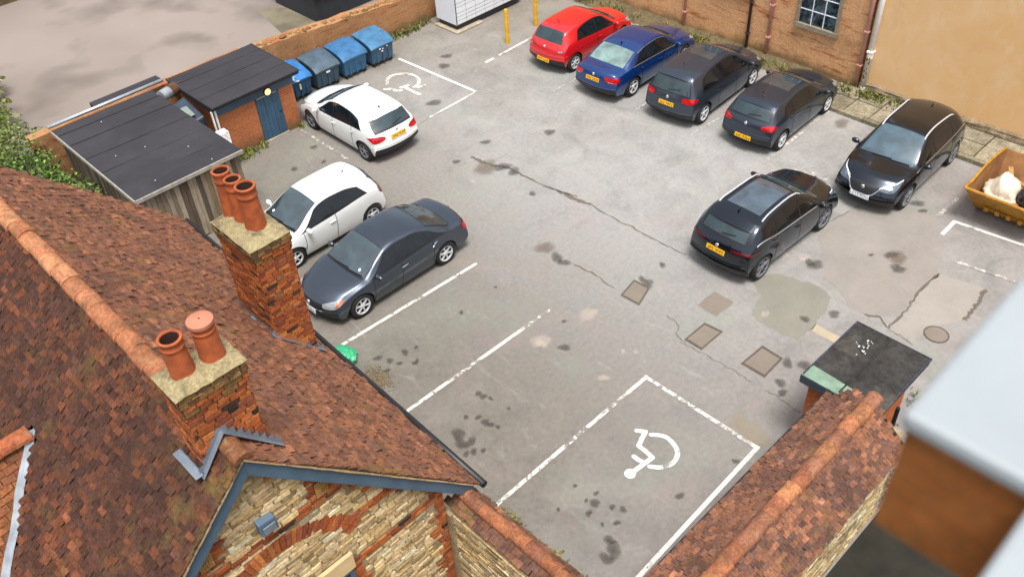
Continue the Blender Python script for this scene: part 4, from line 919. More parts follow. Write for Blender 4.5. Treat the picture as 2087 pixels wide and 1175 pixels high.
# ---------------------------------------------------------------- skip
SK=thing('skip','yellow builders skip holding sacks, at the right edge below the ochre wall','skip',(22.3,4.9,0))
def side(y,yi): # outer/inner skins
    return [(20.72,1.02),(21.15,1.0),(21.5,1.08),(21.9,1.12),(22.4,1.12),(22.8,1.06),(23.1,1.02),(22.5,0.06),(21.5,0.06)]
YA,YB=5.83,3.9; m=MB()
prof=side(0,0); top_=prof[:7]; bot=[lerp(21.5,22.5,k/6) for k in range(7)]
for y,yi,sg in ((YA,YA-.05,1),(YB,YB+.05,-1)):
    for k in range(6):
        for yy in (y,yi):
            yb_=yy-sg*.16
            m.quad((bot[k],yb_,.06),(bot[k+1],yb_,.06),(top_[k+1][0],yy,top_[k+1][1]),(top_[k][0],yy,top_[k][1]),(1,1,1),0 if yy==y else 1)
for x0,xb,i in ((20.72,21.5,0),(23.1,22.5,0)):
    for d,mi in ((0,0),(.05,1)):
        s=1 if x0<22 else -1; m.quad((xb+s*d,YA-.16,.06),(xb+s*d,YB+.16,.06),(x0+s*d,YB,1.02),(x0+s*d,YA,1.02),(1,1,1),mi)
m.quad((21.48,YA-.16,.07),(22.52,YA-.16,.07),(22.52,YB+.16,.07),(21.48,YB+.16,.07),(1,1,1),1); m.build('body',[SKIPY,RUST],SK)
m=MB(); P_=[(x,YA,z) for x,z in top_]; m.tube(P_,.035,8); m.tube([(x,YB,z) for x,z in top_],.035,8); m.tube([(20.72,YA,1.02),(20.72,YB,1.02)],.04,8); m.build('rim',SKIPY,SK)
m=MB(); 
for k in range(4): yy=lerp(5.3,4.45,k/3); m.box(21.16,21.28,yy-.05,yy+.05,.28,.4)
m.tube([(21.22,5.35,.34),(21.22,4.4,.34)],.018,6); m.build('lifting_bar',SKIPY,SK)
m=MB(); m.tube([(21.9,YA+.02,.7),(22.05,YA+.1,.7)],.05,8); m.build('lug',SKIPY,SK)
m=MB(); m.grid(lambda u,v:(lerp(21.22,22.75,u),lerp(5.68,4.05,v),.40+.12*mnoise.noise(V(u*6,v*4,0))),20,14); tag(m.build('rubble',simple('rubble_fill',lin('#9a7446'),.95,0,.4,7,.5)),'brown rubble filling the bottom of the yellow skip','rubble',kind='stuff')
def sack(name,label,c,r,mat,seed,pk=0):
    m=MB()
    def P(u,v):
        th=pi*v; a=2*pi*u; d=V(sin(th)*cos(a),sin(th)*sin(a),cos(th)); q=1+.24*mnoise.noise(d*1.7+V(seed,0,0))+.22*abs(mnoise.noise(d*3.5+V(seed,3,0)))+.16*abs(mnoise.noise(d*8+V(0,seed,0)))
        z=d.z*r[2]*q+(pk*max(0,d.z)**3)
        return (c[0]+d.x*r[0]*q,c[1]+d.y*r[1]*q,c[2]+z)
    m.grid(P,44,30); o=m.build(name,mat,None,smooth=True,angle=60); return tag(o,label,'sack' if 'sack' in name else 'bag')
for (x,y,z,l,a,tl) in ((22.2,5.2,.66,.55,.5,.25),(21.45,4.75,.62,.4,2.2,.1),(22.35,4.7,.6,.6,1.2,-.1)):
    m=MB(); u=V(cos(a),sin(a),tl).normalized(); w=V(-sin(a),cos(a),0); m.obox((x,y,z),u*l,w*.06,V(0,0,.018),lin('#a5804f')); t_=tag(m.build('timber_offcut',PLANK),'rough timber offcut lying in the yellow skip','timber','timber offcuts in the skip')
sack('builders_sack','cream white builders sack slumped in the yellow skip',(21.65,5.2,.60),(.42,.4,.22),BAGW,2,.42)
sack('rubbish_sack','black rubbish sack beside the white one in the yellow skip',(21.75,4.5,.72),(.36,.32,.26),BAGB,5)
sack('plastic_bag','crumpled green plastic bag on the ground at the roof eave',(6.95,13.55,.12),(.2,.28,.12),BAGG,8)
# ---------------------------------------------------------------- plants
def leaves(m,cx,cy,cz,rx,ry,rz,n,size,cols,up_=.4,shell=.55,seed=0):
    for _ in range(n):
        d=V(R.gauss(0,1),R.gauss(0,1),R.gauss(0,1)).normalized(); q=R.uniform(shell,1)*(1+.3*mnoise.noise(d*2.2+V(seed,seed,0)))
        p=V(cx+d.x*rx*q,cy+d.y*ry*q,max(.02,cz+d.z*rz*q)); 
        if mnoise.noise(p*2.3+V(seed,0,0))<-.22: continue
        a=V(R.gauss(0,1),R.gauss(0,1),R.gauss(.2,.6)).normalized(); b=a.cross(V(R.gauss(0,1),R.gauss(0,1),R.gauss(0,1))).normalized(); s=size*R.uniform(.5,1.4)
        c=shade(cols[R.randrange(len(cols))],R.uniform(.6,1.3)); t=a*s; w=b*s*.32
        m.add([p-t*.5,p+w,p+t*.5+V(0,0,-s*.15),p-w],[[0,1,2,3]],c)
G1=[lin(c) for c in ('#4a6420','#5b772b','#3c521d','#75903a','#2f421a','#66743a')]
G2=[lin(c) for c in ('#77823f','#8b8f55','#5f6a33','#9a9560')]
def bush(name,label,parts,cols,grp=None):
    x=parts[0][0]; y=parts[0][1]; t=thing(name,label,'shrub',(x,y,0),grp)
    m=MB()
    for i,p in enumerate(parts): leaves(m,*p,cols=cols,seed=i*3.1)
    m.build('foliage',LEAF,t)
    m=MB()
    for p in parts:
        for k in range(4): m.tube([(p[0]+R.uniform(-.1,.1),p[1]+R.uniform(-.1,.1),0),(p[0]+R.uniform(-.3,.3)*p[3],p[1]+R.uniform(-.3,.3)*p[4],p[2]*.7),(p[0]+R.uniform(-.7,.7)*p[3],p[1]+R.uniform(-.7,.7)*p[4],p[2]+.3*p[5])],[.03,.02,.006],5,lin('#4a3d2a'))
    m.build('stem',LEAF,t)
bush('shrub','bright green feathery shrub between the tiled roof and the timber shed',[(5.0,22.6,.9,.75,1.3,.95,3200,.10),(4.6,24.6,1.0,1.0,1.3,1.1,3600,.11),(5.3,21.4,.55,.4,.7,.6,1300,.09),(3.6,26,1.0,1.2,1.2,1.0,2400,.12)],G1)
bush('shrub','olive shrub spilling over the wall left of the timber shed',[(4.9,26.2,1.2,.9,.9,.9,2200,.11),(4.0,28,1.0,1.5,1.6,1.3,2600,.15)],G2+G1[:2])
bush('shrub','pale green shrub at the left edge by the neighbouring yard',[(4.6,30.5,.9,1.6,1.6,1.2,1500,.25),(5.5,33,.8,1.2,1.4,1.0,900,.25)],G2)
# weeds: tufts along the walls
def tufts(name,label,spots,cols,cat='weeds',h=.16):
    m=MB()
    for x,y,n,r in spots:
        for _ in range(n):
            px,py=x+R.gauss(0,r),y+R.gauss(0,r); a=R.uniform(0,6.28); l=h*R.uniform(.4,1.3); w=.02
            p=V(px,py,0 if x<24 else .06); q=p+V(cos(a)*l*.6,sin(a)*l*.6,l); c=shade(cols[R.randrange(len(cols))],R.uniform(.6,1.2))
            s=V(-sin(a)*w,cos(a)*w,0); m.add([p-s*.5,p+s*.5,p.lerp(q,.6)+s+V(0,0,.03),q,p.lerp(q,.6)-s+V(0,0,.03)],[[0,1,2,3,4]],c)
    o=m.build(name,LEAF); tag(o,label,cat,kind='stuff')
GW_=[lin(c) for c in ('#6d7a2f','#55652a','#8a8a45','#7a6d3a')]
tufts('wall_weeds','green weeds growing at the foot of the white downpipe',[(24.75,10.6,140,.14),(24.8,10.2,110,.16),(24.9,9.6,70,.14),(24.7,11.3,90,.18),(24.6,12.2,50,.2)],GW_,h=.16)
tufts('wall_weeds','straggling weeds along the foot of the brick wall behind the cars',[(24.6,R.uniform(12.8,24.5),24,.13) for _ in range(34)],GW_+[lin('#7b6a45')],h=.13)
tufts('wall_weeds','green weeds at the corner of the brick store',[(9.9,22.75,120,.13),(10.25,22.8,90,.12),(10.7,22.78,30,.1),(12.1,22.8,30,.08)],GW_,h=.14)
tufts('wall_weeds','weeds between the bins and the parcel locker along the old wall',[(17.3+k*.28,25.4-R.uniform(0,.15),40,.1) for k in range(9)],GW_+[lin('#6b5a3a')],h=.16)
tufts('wall_weeds','small weeds beside the felt roofed shed near the round drain cover',[(14.1,3.2,70,.15),(14.3,3.5,60,.15),(13.9,3.1,60,.2)],GW_,h=.12)
# moss at the foot of the garden wall and in the eave corner
m=MB()
for _ in range(2600):
    y=R.uniform(2.4,8.4); x=6.47+R.gauss(0,.06)+.12*mnoise.noise(V(y*1.5,0,0))-.0; s=R.uniform(.008,.026)
    if R.random()<.25: x-=R.uniform(0,.8)
    m.ball((x,y,.01),(s*1.4,s*1.4,s*.6),shade(lin(R.choice(('#6f6a25','#57561f','#7f7638','#5f5236','#8a7f55'))),R.uniform(.6,1.2)),nu=5,nv=3)
tag(m.build('moss',MOSS),'mossy strip along the foot of the low coped wall','moss',kind='stuff')
m=MB()
for _ in range(500):
    x=R.gauss(7.08,.12); y=R.gauss(12.5,.22); s=R.uniform(.006,.014); m.ball((x,y,.005),(s*1.5,s*1.5,s*.5),shade(lin('#6b5a38'),R.uniform(.5,1.2)),nu=5,nv=3)
tag(m.build('leaf_litter',MOSS),'brown leaf litter gathered below the tiled eave','litter',kind='stuff')
m=MB()
for _ in range(900):
    x=R.uniform(11.4,14.6); y=R.gauss(2.85,.25); s=R.uniform(.012,.035); m.ball((x,y,.01),(s*1.4,s*1.4,s*.7),shade(lin(R.choice(('#56503a','#6d604a','#4c4728','#7a6d58'))),R.uniform(.6,1.2)),nu=5,nv=3)
tag(m.build('rubble_edge',MOSS),'rubble and moss in the gap right of the small brick shed','rubble',kind='stuff')
sheet('passage_painted_shade',[(3,-3),(13.5,-3),(13.5,2.8),(3,2.8)],.006,simple('shade_dark_soil',lin('#25231a'),.95,0,.6,1.2,.5))  # mossy soil, with the deep shade of the passage put into its colour
# far dark flat roof beyond the boundary wall
FR=thing('flat_roofed_shed','dark flat roofed shed beyond the boundary wall at the top edge','shed',(19,29.6,0))
m=MB(); m.box(16.9,22,28.6,31.5,.0,.95); m.build('wall',DKGREY,FR); m=MB(); m.box(16.8,22.1,28.5,31.6,.951,1.05); m.build('roof',felt('far_felt',lin('#2f333a')),FR)
FR=thing('low_outbuilding','brown outbuilding in the far top left corner','building',(9,42,0))
m=MB(); m.box(5,11.4,40.3,46,0,1.2); m.build('wall',simple('brown_far',lin('#5d5236'),.9),FR); m=MB(); m.box(4.9,11.5,40.2,46,1.201,1.3); m.build('roof',simple('brown_far_roof',lin('#6b5c40'),.9,0,.4,1),FR)
sheet('planting_bed',[(4.85,-2),(6.5,-2),(6.55,3),(6.42,6),(6.5,8.4),(4.85,8.4)],.005,simple('bed_soil',lin('#5a4c33'),.95,0,.4,3,.5))
# ---------------------------------------------------------------- cars
def pchip(pts):
    xs=[p[0] for p in pts]; ys=[p[1] for p in pts]; n=len(xs); h=[xs[i+1]-xs[i] for i in range(n-1)]; d=[(ys[i+1]-ys[i])/h[i] for i in range(n-1)]; m=[0]*n
    m[0]=d[0]; m[-1]=d[-1]
    for i in range(1,n-1):
        if d[i-1]*d[i]>0: w1=2*h[i]+h[i-1]; w2=h[i]+2*h[i-1]; m[i]=(w1+w2)/(w1/d[i-1]+w2/d[i])
    def f(x):
        if x<=xs[0]: return ys[0]
        if x>=xs[-1]: return ys[-1]
        lo=0
        while xs[lo+1]<x: lo+=1
        t=(x-xs[lo])/h[lo]; t2=t*t; t3=t2*t
        return (2*t3-3*t2+1)*ys[lo]+(t3-2*t2+t)*h[lo]*m[lo]+(-2*t3+3*t2)*ys[lo+1]+(t3-t2)*h[lo]*m[lo+1]
    return f
SIDEP=pchip([(0,.915),(.12,.955),(.4,.992),(.62,1.0),(.85,.985),(1,.955)])
GLASS=glass('car_glass'); GLASSB=glass('car_glass_dark',(.006,.009,.012),1.5); GLASSW=glass('windscreen_glass',(.03,.052,.062),2.25); GLASSR=glass('rear_glass',(.016,.034,.040),1.8)
TYRE=simple('tyre_rubber',(.012,.012,.013),.85,0,.3,9); RIMS=simple('alloy_silver',lin('#d4d6d9'),.3,.25,.1,5); RIMD=simple('alloy_dark',lin('#85888d'),.35,.35,.15,5); RIMB=simple('wheel_back',(.004,.004,.004),.95,Specular_IOR_Level=0.)
REDL=simple('red_lamp',lin('#b3141a'),.12,0,.35,9,Coat_Weight=.6); REDD=simple('dark_red_lamp',lin('#5a1218'),.15,0,.35,9,Coat_Weight=.6); CLEARL=simple('clear_lamp',lin('#a4aab0'),.1,.3,.4,14,Coat_Weight=.6); AMBER=simple('amber_lamp',lin('#b5541c'),.15)
PLY=simple('yellow_plate',lin('#e3ab1e'),.4,0,.12,20); PLW=simple('white_plate',lin('#e4e6ea'),.4,0,.06,20); CHROME=simple('chrome',lin('#d5d8dc'),.15,.9,.05,4); DARKTRIM=simple('dark_trim',(.010,.010,.012),.35,0,.2,4); RAIL=simple('satin_rail',lin('#c3c7cc'),.35,.2,.05,4); GAP=simple('panel_gap',(.006,.006,.007),.8)
INK=simple('plate_ink',(.02,.018,.015),.6)
def car(label,loc,rz,s):
    t=thing('parked_car',label,'car',loc,'cars parked in the yard',rz)
    wb,W,H,RT=s['wb'],s['W'],s['H'],s.get('R',.325); xf=wb/2+s['fo']; xr=-(wb/2+s['ro']); hw=W/2
    ztop=pchip(s['prof']); belt=pchip(s['belt']); zs=s.get('sill',.2); zn=.48; zt=.52
    bfd,brd=s.get('bow',(.27,.17))
    def bow(x):
        return bfd*sm((x-.15)/(xf-.15))**1.25 - brd*sm((-.35-x)/(-.35-xr))**1.3
    def zlow(x):
        df=max(0,xf-x); dr=max(0,x-xr)
        a=lerp(zn,zs,min(1,(df/.17))**.42) if df<.17 else zs
        b=lerp(zt,zs+.08,min(1,(dr/.12))**.45) if dr<.12 else lerp(zs+.08,zs,min(1,(dr-.12)/.5))
        return max(a,b)
    def hwid(x):
        w=hw
        if x>wb/2-.1: w*=1-.085*sm((x-wb/2+.1)/(xf-wb/2+.1))
        if x<-wb/2+.1: w*=1-.075*sm((-wb/2+.1-x)/(-wb/2+.1-xr))
        return w
    def sec(x):
        w=hwid(x); zl=zlow(x); zT=max(ztop(x),zl+.004); zb=min(belt(x),zl+(zT-zl)*.86)
        return w,zl,zT,zb
    def warp(x,y,z,w):
        q=min(1,abs(y)/max(w,.01)); return V(x-bow(x)*q**2.3,y,z)
    def arch(xs_):
        z=0
        for xw in (wb/2,-wb/2):
            d=abs(xs_-xw); ra=RT+.045
            if d<ra: z=max(z,RT+sqrt(ra*ra-d*d))
        return z
    zbm=belt(0)
    def sidey(z,w,zb): return w*SIDEP(max(0,min(1,(z-zs)/(zb-zs+.001)))) if zb-zs>.1 else w*.96
    tum=s.get('tum',.36)
    def upper(x,q,sg=1):
        w,zl,zT,zb=sec(x); y0=sidey(zb,w,zb); h=zT-zb
        cr=min(.45*h,s.get('crown',.055)); yr=y0-min(.45*y0,.02+.06*min(1,h/.1)+tum*max(0,h-.05)); z1=zT-cr
        A=(lerp(y0,yr,.90),lerp(zb,z1,.90)); B=(yr*.88,zT-cr*.66)
        if q<.40: u=q/.40; y,z=lerp(y0,A[0],u),lerp(zb,A[1],u); y+=.018*h*4*u*(1-u)
        elif q<.58: u=(q-.40)/.18; y=(1-u)**2*A[0]+2*u*(1-u)*yr+u*u*B[0]; z=(1-u)**2*A[1]+2*u*(1-u)*z1+u*u*B[1]
        else: u=(q-.58)/.42; y=B[0]*(1-u); z=zT-cr*.66*(1-u)**2
        return warp(x,sg*y,z,w)
    def side(x,f,sg=1):
        w,zl,zT,zb=sec(x); z0=max(zl,min(arch(x-bow(x)),zb-.03)); z=lerp(z0,zb,f)
        return warp(x,sg*sidey(z,w,zb),z,w)
    # stations: dense at the ends and across the arches
    X=[xr+d for d in (0,.004,.012,.025,.045,.07,.1,.14)]+[xf-d for d in (0,.004,.012,.025,.045,.07,.1,.14)]
    x=xr+.18
    while x<xf-.16: X.append(x); x+=.05
    for xw in (wb/2,-wb/2):
        for k in range(-10,11): X.append(xw+bow(xw)+(RT+.045)*sin(k*pi/20)*.999)
    X=sorted(set(round(x,4) for x in X if xr<=x<=xf))
    NS,NU=10,22
    m=MB(); rings=[]
    for x in X:
        w,zl,zT,zb=sec(x); ring=[]
        sp=[side(x,k/NS,1) for k in range(NS+1)]; up_=[upper(x,k/NU,1) for k in range(1,NU+1)]
        z0=sp[0].z; fl=[warp(x,0,zl,w),warp(x,w*.62,zl,w),warp(x,w*.62,z0,w) if z0>zl+.02 else warp(x,w*.70,zl,w)]
        half=fl+sp+up_; full=half+[V(p.x,-p.y,p.z) for p in half[-2:0:-1]]
        rings.append(full)
    n=len(rings[0]); nh=3+NS+1+NU
    vs=[p for r_ in rings for p in r_]; o_=len(m.v); m.v+=[tuple(p) for p in vs]
    for i in range(len(rings)-1):
        for k in range(n):
            k2=(k+1)%n; kk=min(k,n-1-k)
            m.f.append([i*n+k,i*n+k2,(i+1)*n+k2,(i+1)*n+k]); m.c.append((1,1,1)); m.m.append(1 if kk<3 else 0)
    for r0 in (0,len(rings)-1):
        for k in range(nh-1):
            m.f.append([r0*n+k,r0*n+k+1,r0*n+(n-k-1)%n,r0*n+(n-k)%n]); m.c.append((1,1,1)); m.m.append(1 if k<3 else 0)
    PT=s['paint']
    body=m.build('body',[PT,BLACKPL],t,smooth=True,local=True,angle=38)
    bm=bmesh.new(); bm.from_mesh(body.data); bmesh.ops.remove_doubles(bm,verts=bm.verts,dist=.0004); bmesh.ops.recalc_face_normals(bm,faces=bm.faces); bm.to_mesh(body.data); bm.free()
    bvh=BVHTree.FromPolygons([v.co.copy() for v in body.data.vertices],[list(p.vertices) for p in body.data.polygons])
    def normal_off(fn,a,b,off,sg):
        e=.004; p=fn(a,b,sg); du=fn(a+e,b,sg)-fn(a-e,b,sg); dv=fn(a,min(1,b+e),sg)-fn(a,max(0,b-e),sg); nn=du.cross(dv)
        if nn.length<1e-12: nn=V(0,0,1)
        nn.normalize()
        if nn.y*sg+nn.z*.6<0: nn=-nn
        return p+nn*off
    def skin(m_,fn,uv,nu,nv,off,sg=1,col=(1,1,1),mi=0):
        P=[[normal_off(fn,*uv(i/nu,j/nv),off,sg) for j in range(nv+1)] for i in range(nu+1)]
        vs=[p for r_ in P for p in r_]; N=nv+1
        fs=[[i*N+j,(i+1)*N+j,(i+1)*N+j+1,i*N+j+1] for i in range(nu) for j in range(nv)]
        m_.add(vs,fs,col,mi)
    def both(m_,uv,nu,nv,off,col=(1,1,1),mi=0):   # across the car, upper surface; uv(u,v) v in 0..1 from left edge to right edge
        P=[]
        for i in range(nu+1):
            row=[]
            for j in range(nv+1):
                v=j/nv*2-1; sg=1 if v>=0 else -1; a,q=uv(i/nu,abs(v)); row.append(normal_off(upper,a,q,off,sg))
            P.append(row)
        N=nv+1; m_.add([p for r_ in P for p in r_],[[i*N+j,(i+1)*N+j,(i+1)*N+j+1,i*N+j+1] for i in range(nu) for j in range(nv)],col,mi)
    def parts(nm,m_,mt,par=t,sm_=True): return m_.build(nm,mt,par,smooth=sm_,local=True,angle=50 if sm_ else None)
    # windscreen and rear window
    xc,xh=s['ws']; qe=s.get('wsq',.545)
    mk=MB(); both(mk,lambda u,v:(lerp(xc+.07,xh-.015,u),1-(1-qe+.02)*v),14,22,.0025); parts('windscreen_surround',mk,DARKTRIM)
    mk=MB(); both(mk,lambda u,v:(lerp(xc,xh,u),1-(1-qe)*v),14,22,.005); WSO=parts('windscreen',mk,s.get('wglass',GLASSW))
    # wipers
    mk=MB()
    for yy in (.12,-.34):
        pts=[]
        for k in range(7):
            y=yy+.5*k/6-.0; a=xc+.02-.04*k/6; w_=sec(a)[0]; q=1-(1-.58)*min(1,abs(y)/(w_*.72)); pts.append(normal_off(upper,a,q,.02,1 if y>0 else -1))
        mk.tube(pts,.011,5)
    parts('wiper',mk,DARKTRIM,WSO)
    xb,xt=s['rw']; qr=s.get('rwq',.56)
    mk=MB(); both(mk,lambda u,v:(lerp(xb-s.get('rwm',.035),xt+.015,u),1-(1-qr+.05)*v),12,20,.0025); parts('rear_window_surround',mk,DARKTRIM if s.get('rwt',1) else PT)
    mk=MB(); both(mk,lambda u,v:(lerp(xb,xt,u),1-(1-qr)*v**.9),12,20,.005); RWO=parts('rear_window',mk,s.get('rglass',GLASSR))
    if s.get('rwip',1):
        a0,a1=lerp(xb,xt,.1),lerp(xb,xt,.35); pts=[]
        for k in range(6):
            v=-.05+.6*k/5; sg=1 if v>0 else -1; pts.append(normal_off(upper,lerp(a0,a1,k/8),1-(1-qr)*abs(v),.02,-sg))
        mk=MB(); mk.tube(pts,.012,5); parts('wiper',mk,DARKTRIM,RWO)
    # side glass
    for sg in (1,-1):
        tp=s.get('taper',.22)
        al,au,bl,bu=s['dlo']; mk=MB(); skin(mk,upper,lambda u,v:(lerp(lerp(al,bl,u),lerp(au,bu,u),v),lerp(.0,.415*(1-tp*max(0,u-.55)**2/.2),v)),26,5,.002,sg); DL=parts('window_surround',mk,s.get('dlomat',DARKTRIM))
        d0,d1=s['dlo'][0],s['dlo'][2]
        for (al,au,bl,bu) in s['side']:
            def top_(u): q=(d0-lerp(al,bl,u))/(d0-d1); return .385*(1-tp*max(0,q-.55)**2/.2)
            mk=MB(); skin(mk,upper,lambda u,v:(lerp(lerp(al,bl,u),lerp(au,bu,u),v),lerp(.05,top_(u),v)),14,5,.006,sg); parts('side_window',mk,s.get('sglass',GLASSB))
        if s.get('chromeline'):
            al,au,bl,bu=s['dlo']; mk=MB()
            pts=[normal_off(upper,lerp(al,bl,k/24),.012,.012,sg) for k in range(25)]; mk.tube(pts,.012,5)
            if s['chromeline']==2: mk.tube([normal_off(upper,lerp(au,bu,k/24),.40,.012,sg) for k in range(25)],.009,5)
            parts('chrome_strip',mk,CHROME)
        # door handles
        for xh_ in s['handles']:
            mk=MB(); p=[normal_off(side,xh_+d,.80,.022,sg) for d in (-.1,-.05,0,.05,.1)]; mk.tube(p,[.008,.014,.014,.014,.008],6); parts('door_handle',mk,PT if not s.get('hchrome') else CHROME)
        # mirrors
        xm=s['mirror']; p=normal_off(upper,xm,.03,.0,sg); mk=MB(); c=p+V(-.02,sg*.13,.05)
        mk.ball((0,0,0),(.075,.115,.075),nu=14,nv=9)
        mk.v=[tuple(V(v[0]*(1 if v[0]>0 else .55),v[1],v[2])+c) for v in mk.v]; mk.tube([p+V(0,-sg*.03,.0),c+V(0,-sg*.05,-.03)],.028,6)
        MI=parts('wing_mirror',mk,s.get('mmat',PT))
    # panel gaps
    for sg in (1,-1):
        for xd in s['doors']:
            pts=[normal_off(side,xd+.05*sm(1-f*1.3),f,.0015,sg) for f in [k/12 for k in range(13)]]; mk=MB()
            mk.add([p+V(d,0,0) for p in pts for d in (-.009,.009)],[[2*i,2*i+1,2*i+3,2*i+2] for i in range(12)]); parts('door_gap',mk,GAP,sm_=False)
        pts=[normal_off(upper,lerp(xc+.1,xf-.2,k/14),.30,.0015,sg) for k in range(15)]; mk=MB()
        mk.add([p+V(0,d,0) for p in pts for d in (-.008,.008)],[[2*i,2*i+1,2*i+3,2*i+2] for i in range(14)]); parts('bonnet_gap',mk,GAP,sm_=False)
    # projected patches on nose and tail
    def proj(m_,C,d,hax,top_,bot_,nx,ny,off,mi=0,col=(1,1,1)):
        ft,fb=pchip(top_),pchip(bot_); h0,h1=top_[0][0],top_[-1][0]; P=[]
        for i in range(nx+1):
            row=[]
            for j in range(ny+1):
                h=lerp(h0,h1,i/nx); z=lerp(fb(h),ft(h),j/ny); o=C+hax*h+V(0,0,z)-d*1.5; hit=bvh.ray_cast(o,d,4)
                if hit[0] is None: row.append(None)
                else:
                    nn=hit[1]; nn=nn if nn.dot(d)<0 else -nn; row.append(hit[0]+nn*off)
            P.append(row)
        for i in range(nx):
            for j in range(ny):
                q=[P[i][j],P[i+1][j],P[i+1][j+1],P[i][j+1]]
                if None not in q and max((q[a]-q[b]).length for a,b in ((0,2),(1,3)))<.35: m_.quad(*q,col,mi)
    for sg in (1,-1):
        an=radians(s.get('tla',42)); d=V(cos(an),-sg*sin(an),0); hax=V(sin(an),sg*cos(an),0)
        for key,mt,off in (('tail',s.get('tailmat',REDL),.012),):
            top_,bot_=s[key]; mk=MB(); proj(mk,V(xr+.1,sg*(hw-.16),0),d,hax,top_,bot_,16,6,off); TL=parts('tail_light',mk,mt)
            if s.get('tailclear'):
                a,b=s['tailclear']; mk=MB(); proj(mk,V(xr+.1,sg*(hw-.16),0),d,hax,a,b,8,3,off+.005); parts('clear_lens',mk,CLEARL,TL)
        an=radians(s.get('hla',38)); d=V(-cos(an),-sg*sin(an),0); hax=V(-sin(an),sg*cos(an),0); top_,bot_=s['head']
        mk=MB(); proj(mk,V(xf-.15,sg*(hw-.2),0),d,hax,top_,bot_,18,6,.01); HL=parts('headlight',mk,s.get('headmat',CLEARL))
        if s.get('amber'):
            a,b=s['amber']; mk=MB(); proj(mk,V(xf-.15,sg*(hw-.2),0),d,hax,a,b,6,4,.014); parts('indicator',mk,AMBER,HL)
        if s.get('drl'):
            mk=MB(); a,b=s['drl']; proj(mk,V(xf-.15,sg*(hw-.2),0),d,hax,a,b,14,1,.016); parts('running_light',mk,WHITEP,HL)
    B=V(1,0,0); F=V(-1,0,0); YA_=V(0,1,0)
    def plate(zc,front,mt,text=None):
        d=F if front else B; C=V(xf if front else xr,0,0); mk=MB(); x0=(bvh.ray_cast(C+V(0,.0,zc)-d*1.5,d,4)[0] or C).x; tz=s.get('ptilt',.25)*(1 if not front else .6)
        e=.02 if front else -.02; sgn=1 if front else -1
        def q(y,z,o): return V(x0+e+sgn*o-sgn*(z)*tz,y,zc+z)
        a,b=.26,.056; pts=[(-a,-b),(a,-b),(a,b),(-a,b)]
        mk.hexa([q(y,z,-.012) for y,z in pts],[q(y,z,0) for y,z in pts]); PL=parts('number_plate',mk,mt,sm_=False)
        mk=MB()
        if text:
            cu=bpy.data.curves.new('letters','FONT'); cu.body=text; cu.size=.105; cu.align_x='CENTER'; cu.align_y='CENTER'; cu.space_character=1.05; cu.fill_mode='FRONT'
            tmp=bpy.data.objects.new('letters',cu); COL.objects.link(tmp); dg=bpy.context.evaluated_depsgraph_get(); me=bpy.data.meshes.new_from_object(tmp.evaluated_get(dg)); bpy.data.objects.remove(tmp)
            for p in me.polygons: mk.poly([q(sgn*me.vertices[i].co.x,me.vertices[i].co.y,.004) for i in p.vertices])
        else:
            rr=random.Random(label)
            for k in range(7):
                yc=-.2+.062*k+(.03 if k>3 else 0)-.01
                for (ya,yb_,za,zb_) in rr.sample([(-.02,-.009,-.035,.035),(.009,.02,-.035,.035),(-.02,.02,.024,.035),(-.02,.02,-.035,-.024),(-.02,.02,-.006,.006)],3):
                    mk.quad(q(yc+ya,za,.003),q(yc+yb_,za,.003),q(yc+yb_,zb_,.003),q(yc+ya,zb_,.003))
        parts('plate_characters',mk,INK,PL,sm_=False)
    plate(s['rplate'],False,PLY); plate(s['fplate'],True,PLW,s.get('ftext'))
    # grille, bumper inserts, badge
    g0,g1,gw=s['grille']; mk=MB(); proj(mk,V(xf,0,0),F,YA_,[(-gw,g1-.03),(-gw*.8,g1),(gw*.8,g1),(gw,g1-.03)],[(-gw,g0+.05),(-gw*.7,g0),(gw*.7,g0),(gw,g0+.05)],18,5,.006); GR=parts('grille',mk,BLACKPL)
    mk=MB()
    if s.get('vgrille'):
        for sg in (1,-1):
            pts=[]
            for k in range(9):
                u=k/8; y=lerp(gw+.12,.2,u) if u<.75 else lerp(.2,0,(u-.75)/.25); z=lerp(g1+.02,g0-.02,min(1,u/.75)); hit=bvh.ray_cast(V(xf+1,sg*y,z),F,4)
                if hit[0] is not None: pts.append(hit[0]+V(.012,0,0))
            mk.tube(pts,.014,5)
        parts('chrome_strip',mk,CHROME)
    elif s.get('gchrome'):
        pts=[]
        for k in range(15):
            y=lerp(-gw,gw,k/14); hit=bvh.ray_cast(V(xf+1,y,g0+.05*abs(y/gw)**3),F,4)
            if hit[0] is not None: pts.append(hit[0]+V(.012,0,0))
        mk.tube(pts,.012,5); parts('chrome_strip',mk,CHROME)
    mk=MB(); hit=bvh.ray_cast(V(xf+1,0,lerp(g0,g1,.62)),F,4); 
    if hit[0] is not None: mk.lathe((hit[0].x+.005,0,lerp(g0,g1,.62)),[(0,.02),(.05,.018),(.06,.006),(.06,-.01)],16,axis='x'); parts('badge',mk,CHROME)
    zb_=s['badge']; hit=bvh.ray_cast(V(xr-1,0,zb_),B,4)
    if hit[0] is not None: mk=MB(); mk.lathe((hit[0].x-.004,0,zb_),[(0,-.02),(.038,-.018),(.05,-.006),(.05,.012)],16,axis='x'); parts('badge',mk,CHROME)
    # rear bumper insert and lower front intake
    lo=s.get('rlow',(.24,.38)); mk=MB(); proj(mk,V(xr,0,0),B,YA_,[(-hw*.8,lo[1]-.05),(-hw*.6,lo[1]),(hw*.6,lo[1]),(hw*.8,lo[1]-.05)],[(-hw*.8,lo[0]),(0,lo[0]-.02),(hw*.8,lo[0])],18,4,.006); parts('rear_valance',mk,DARKTRIM)
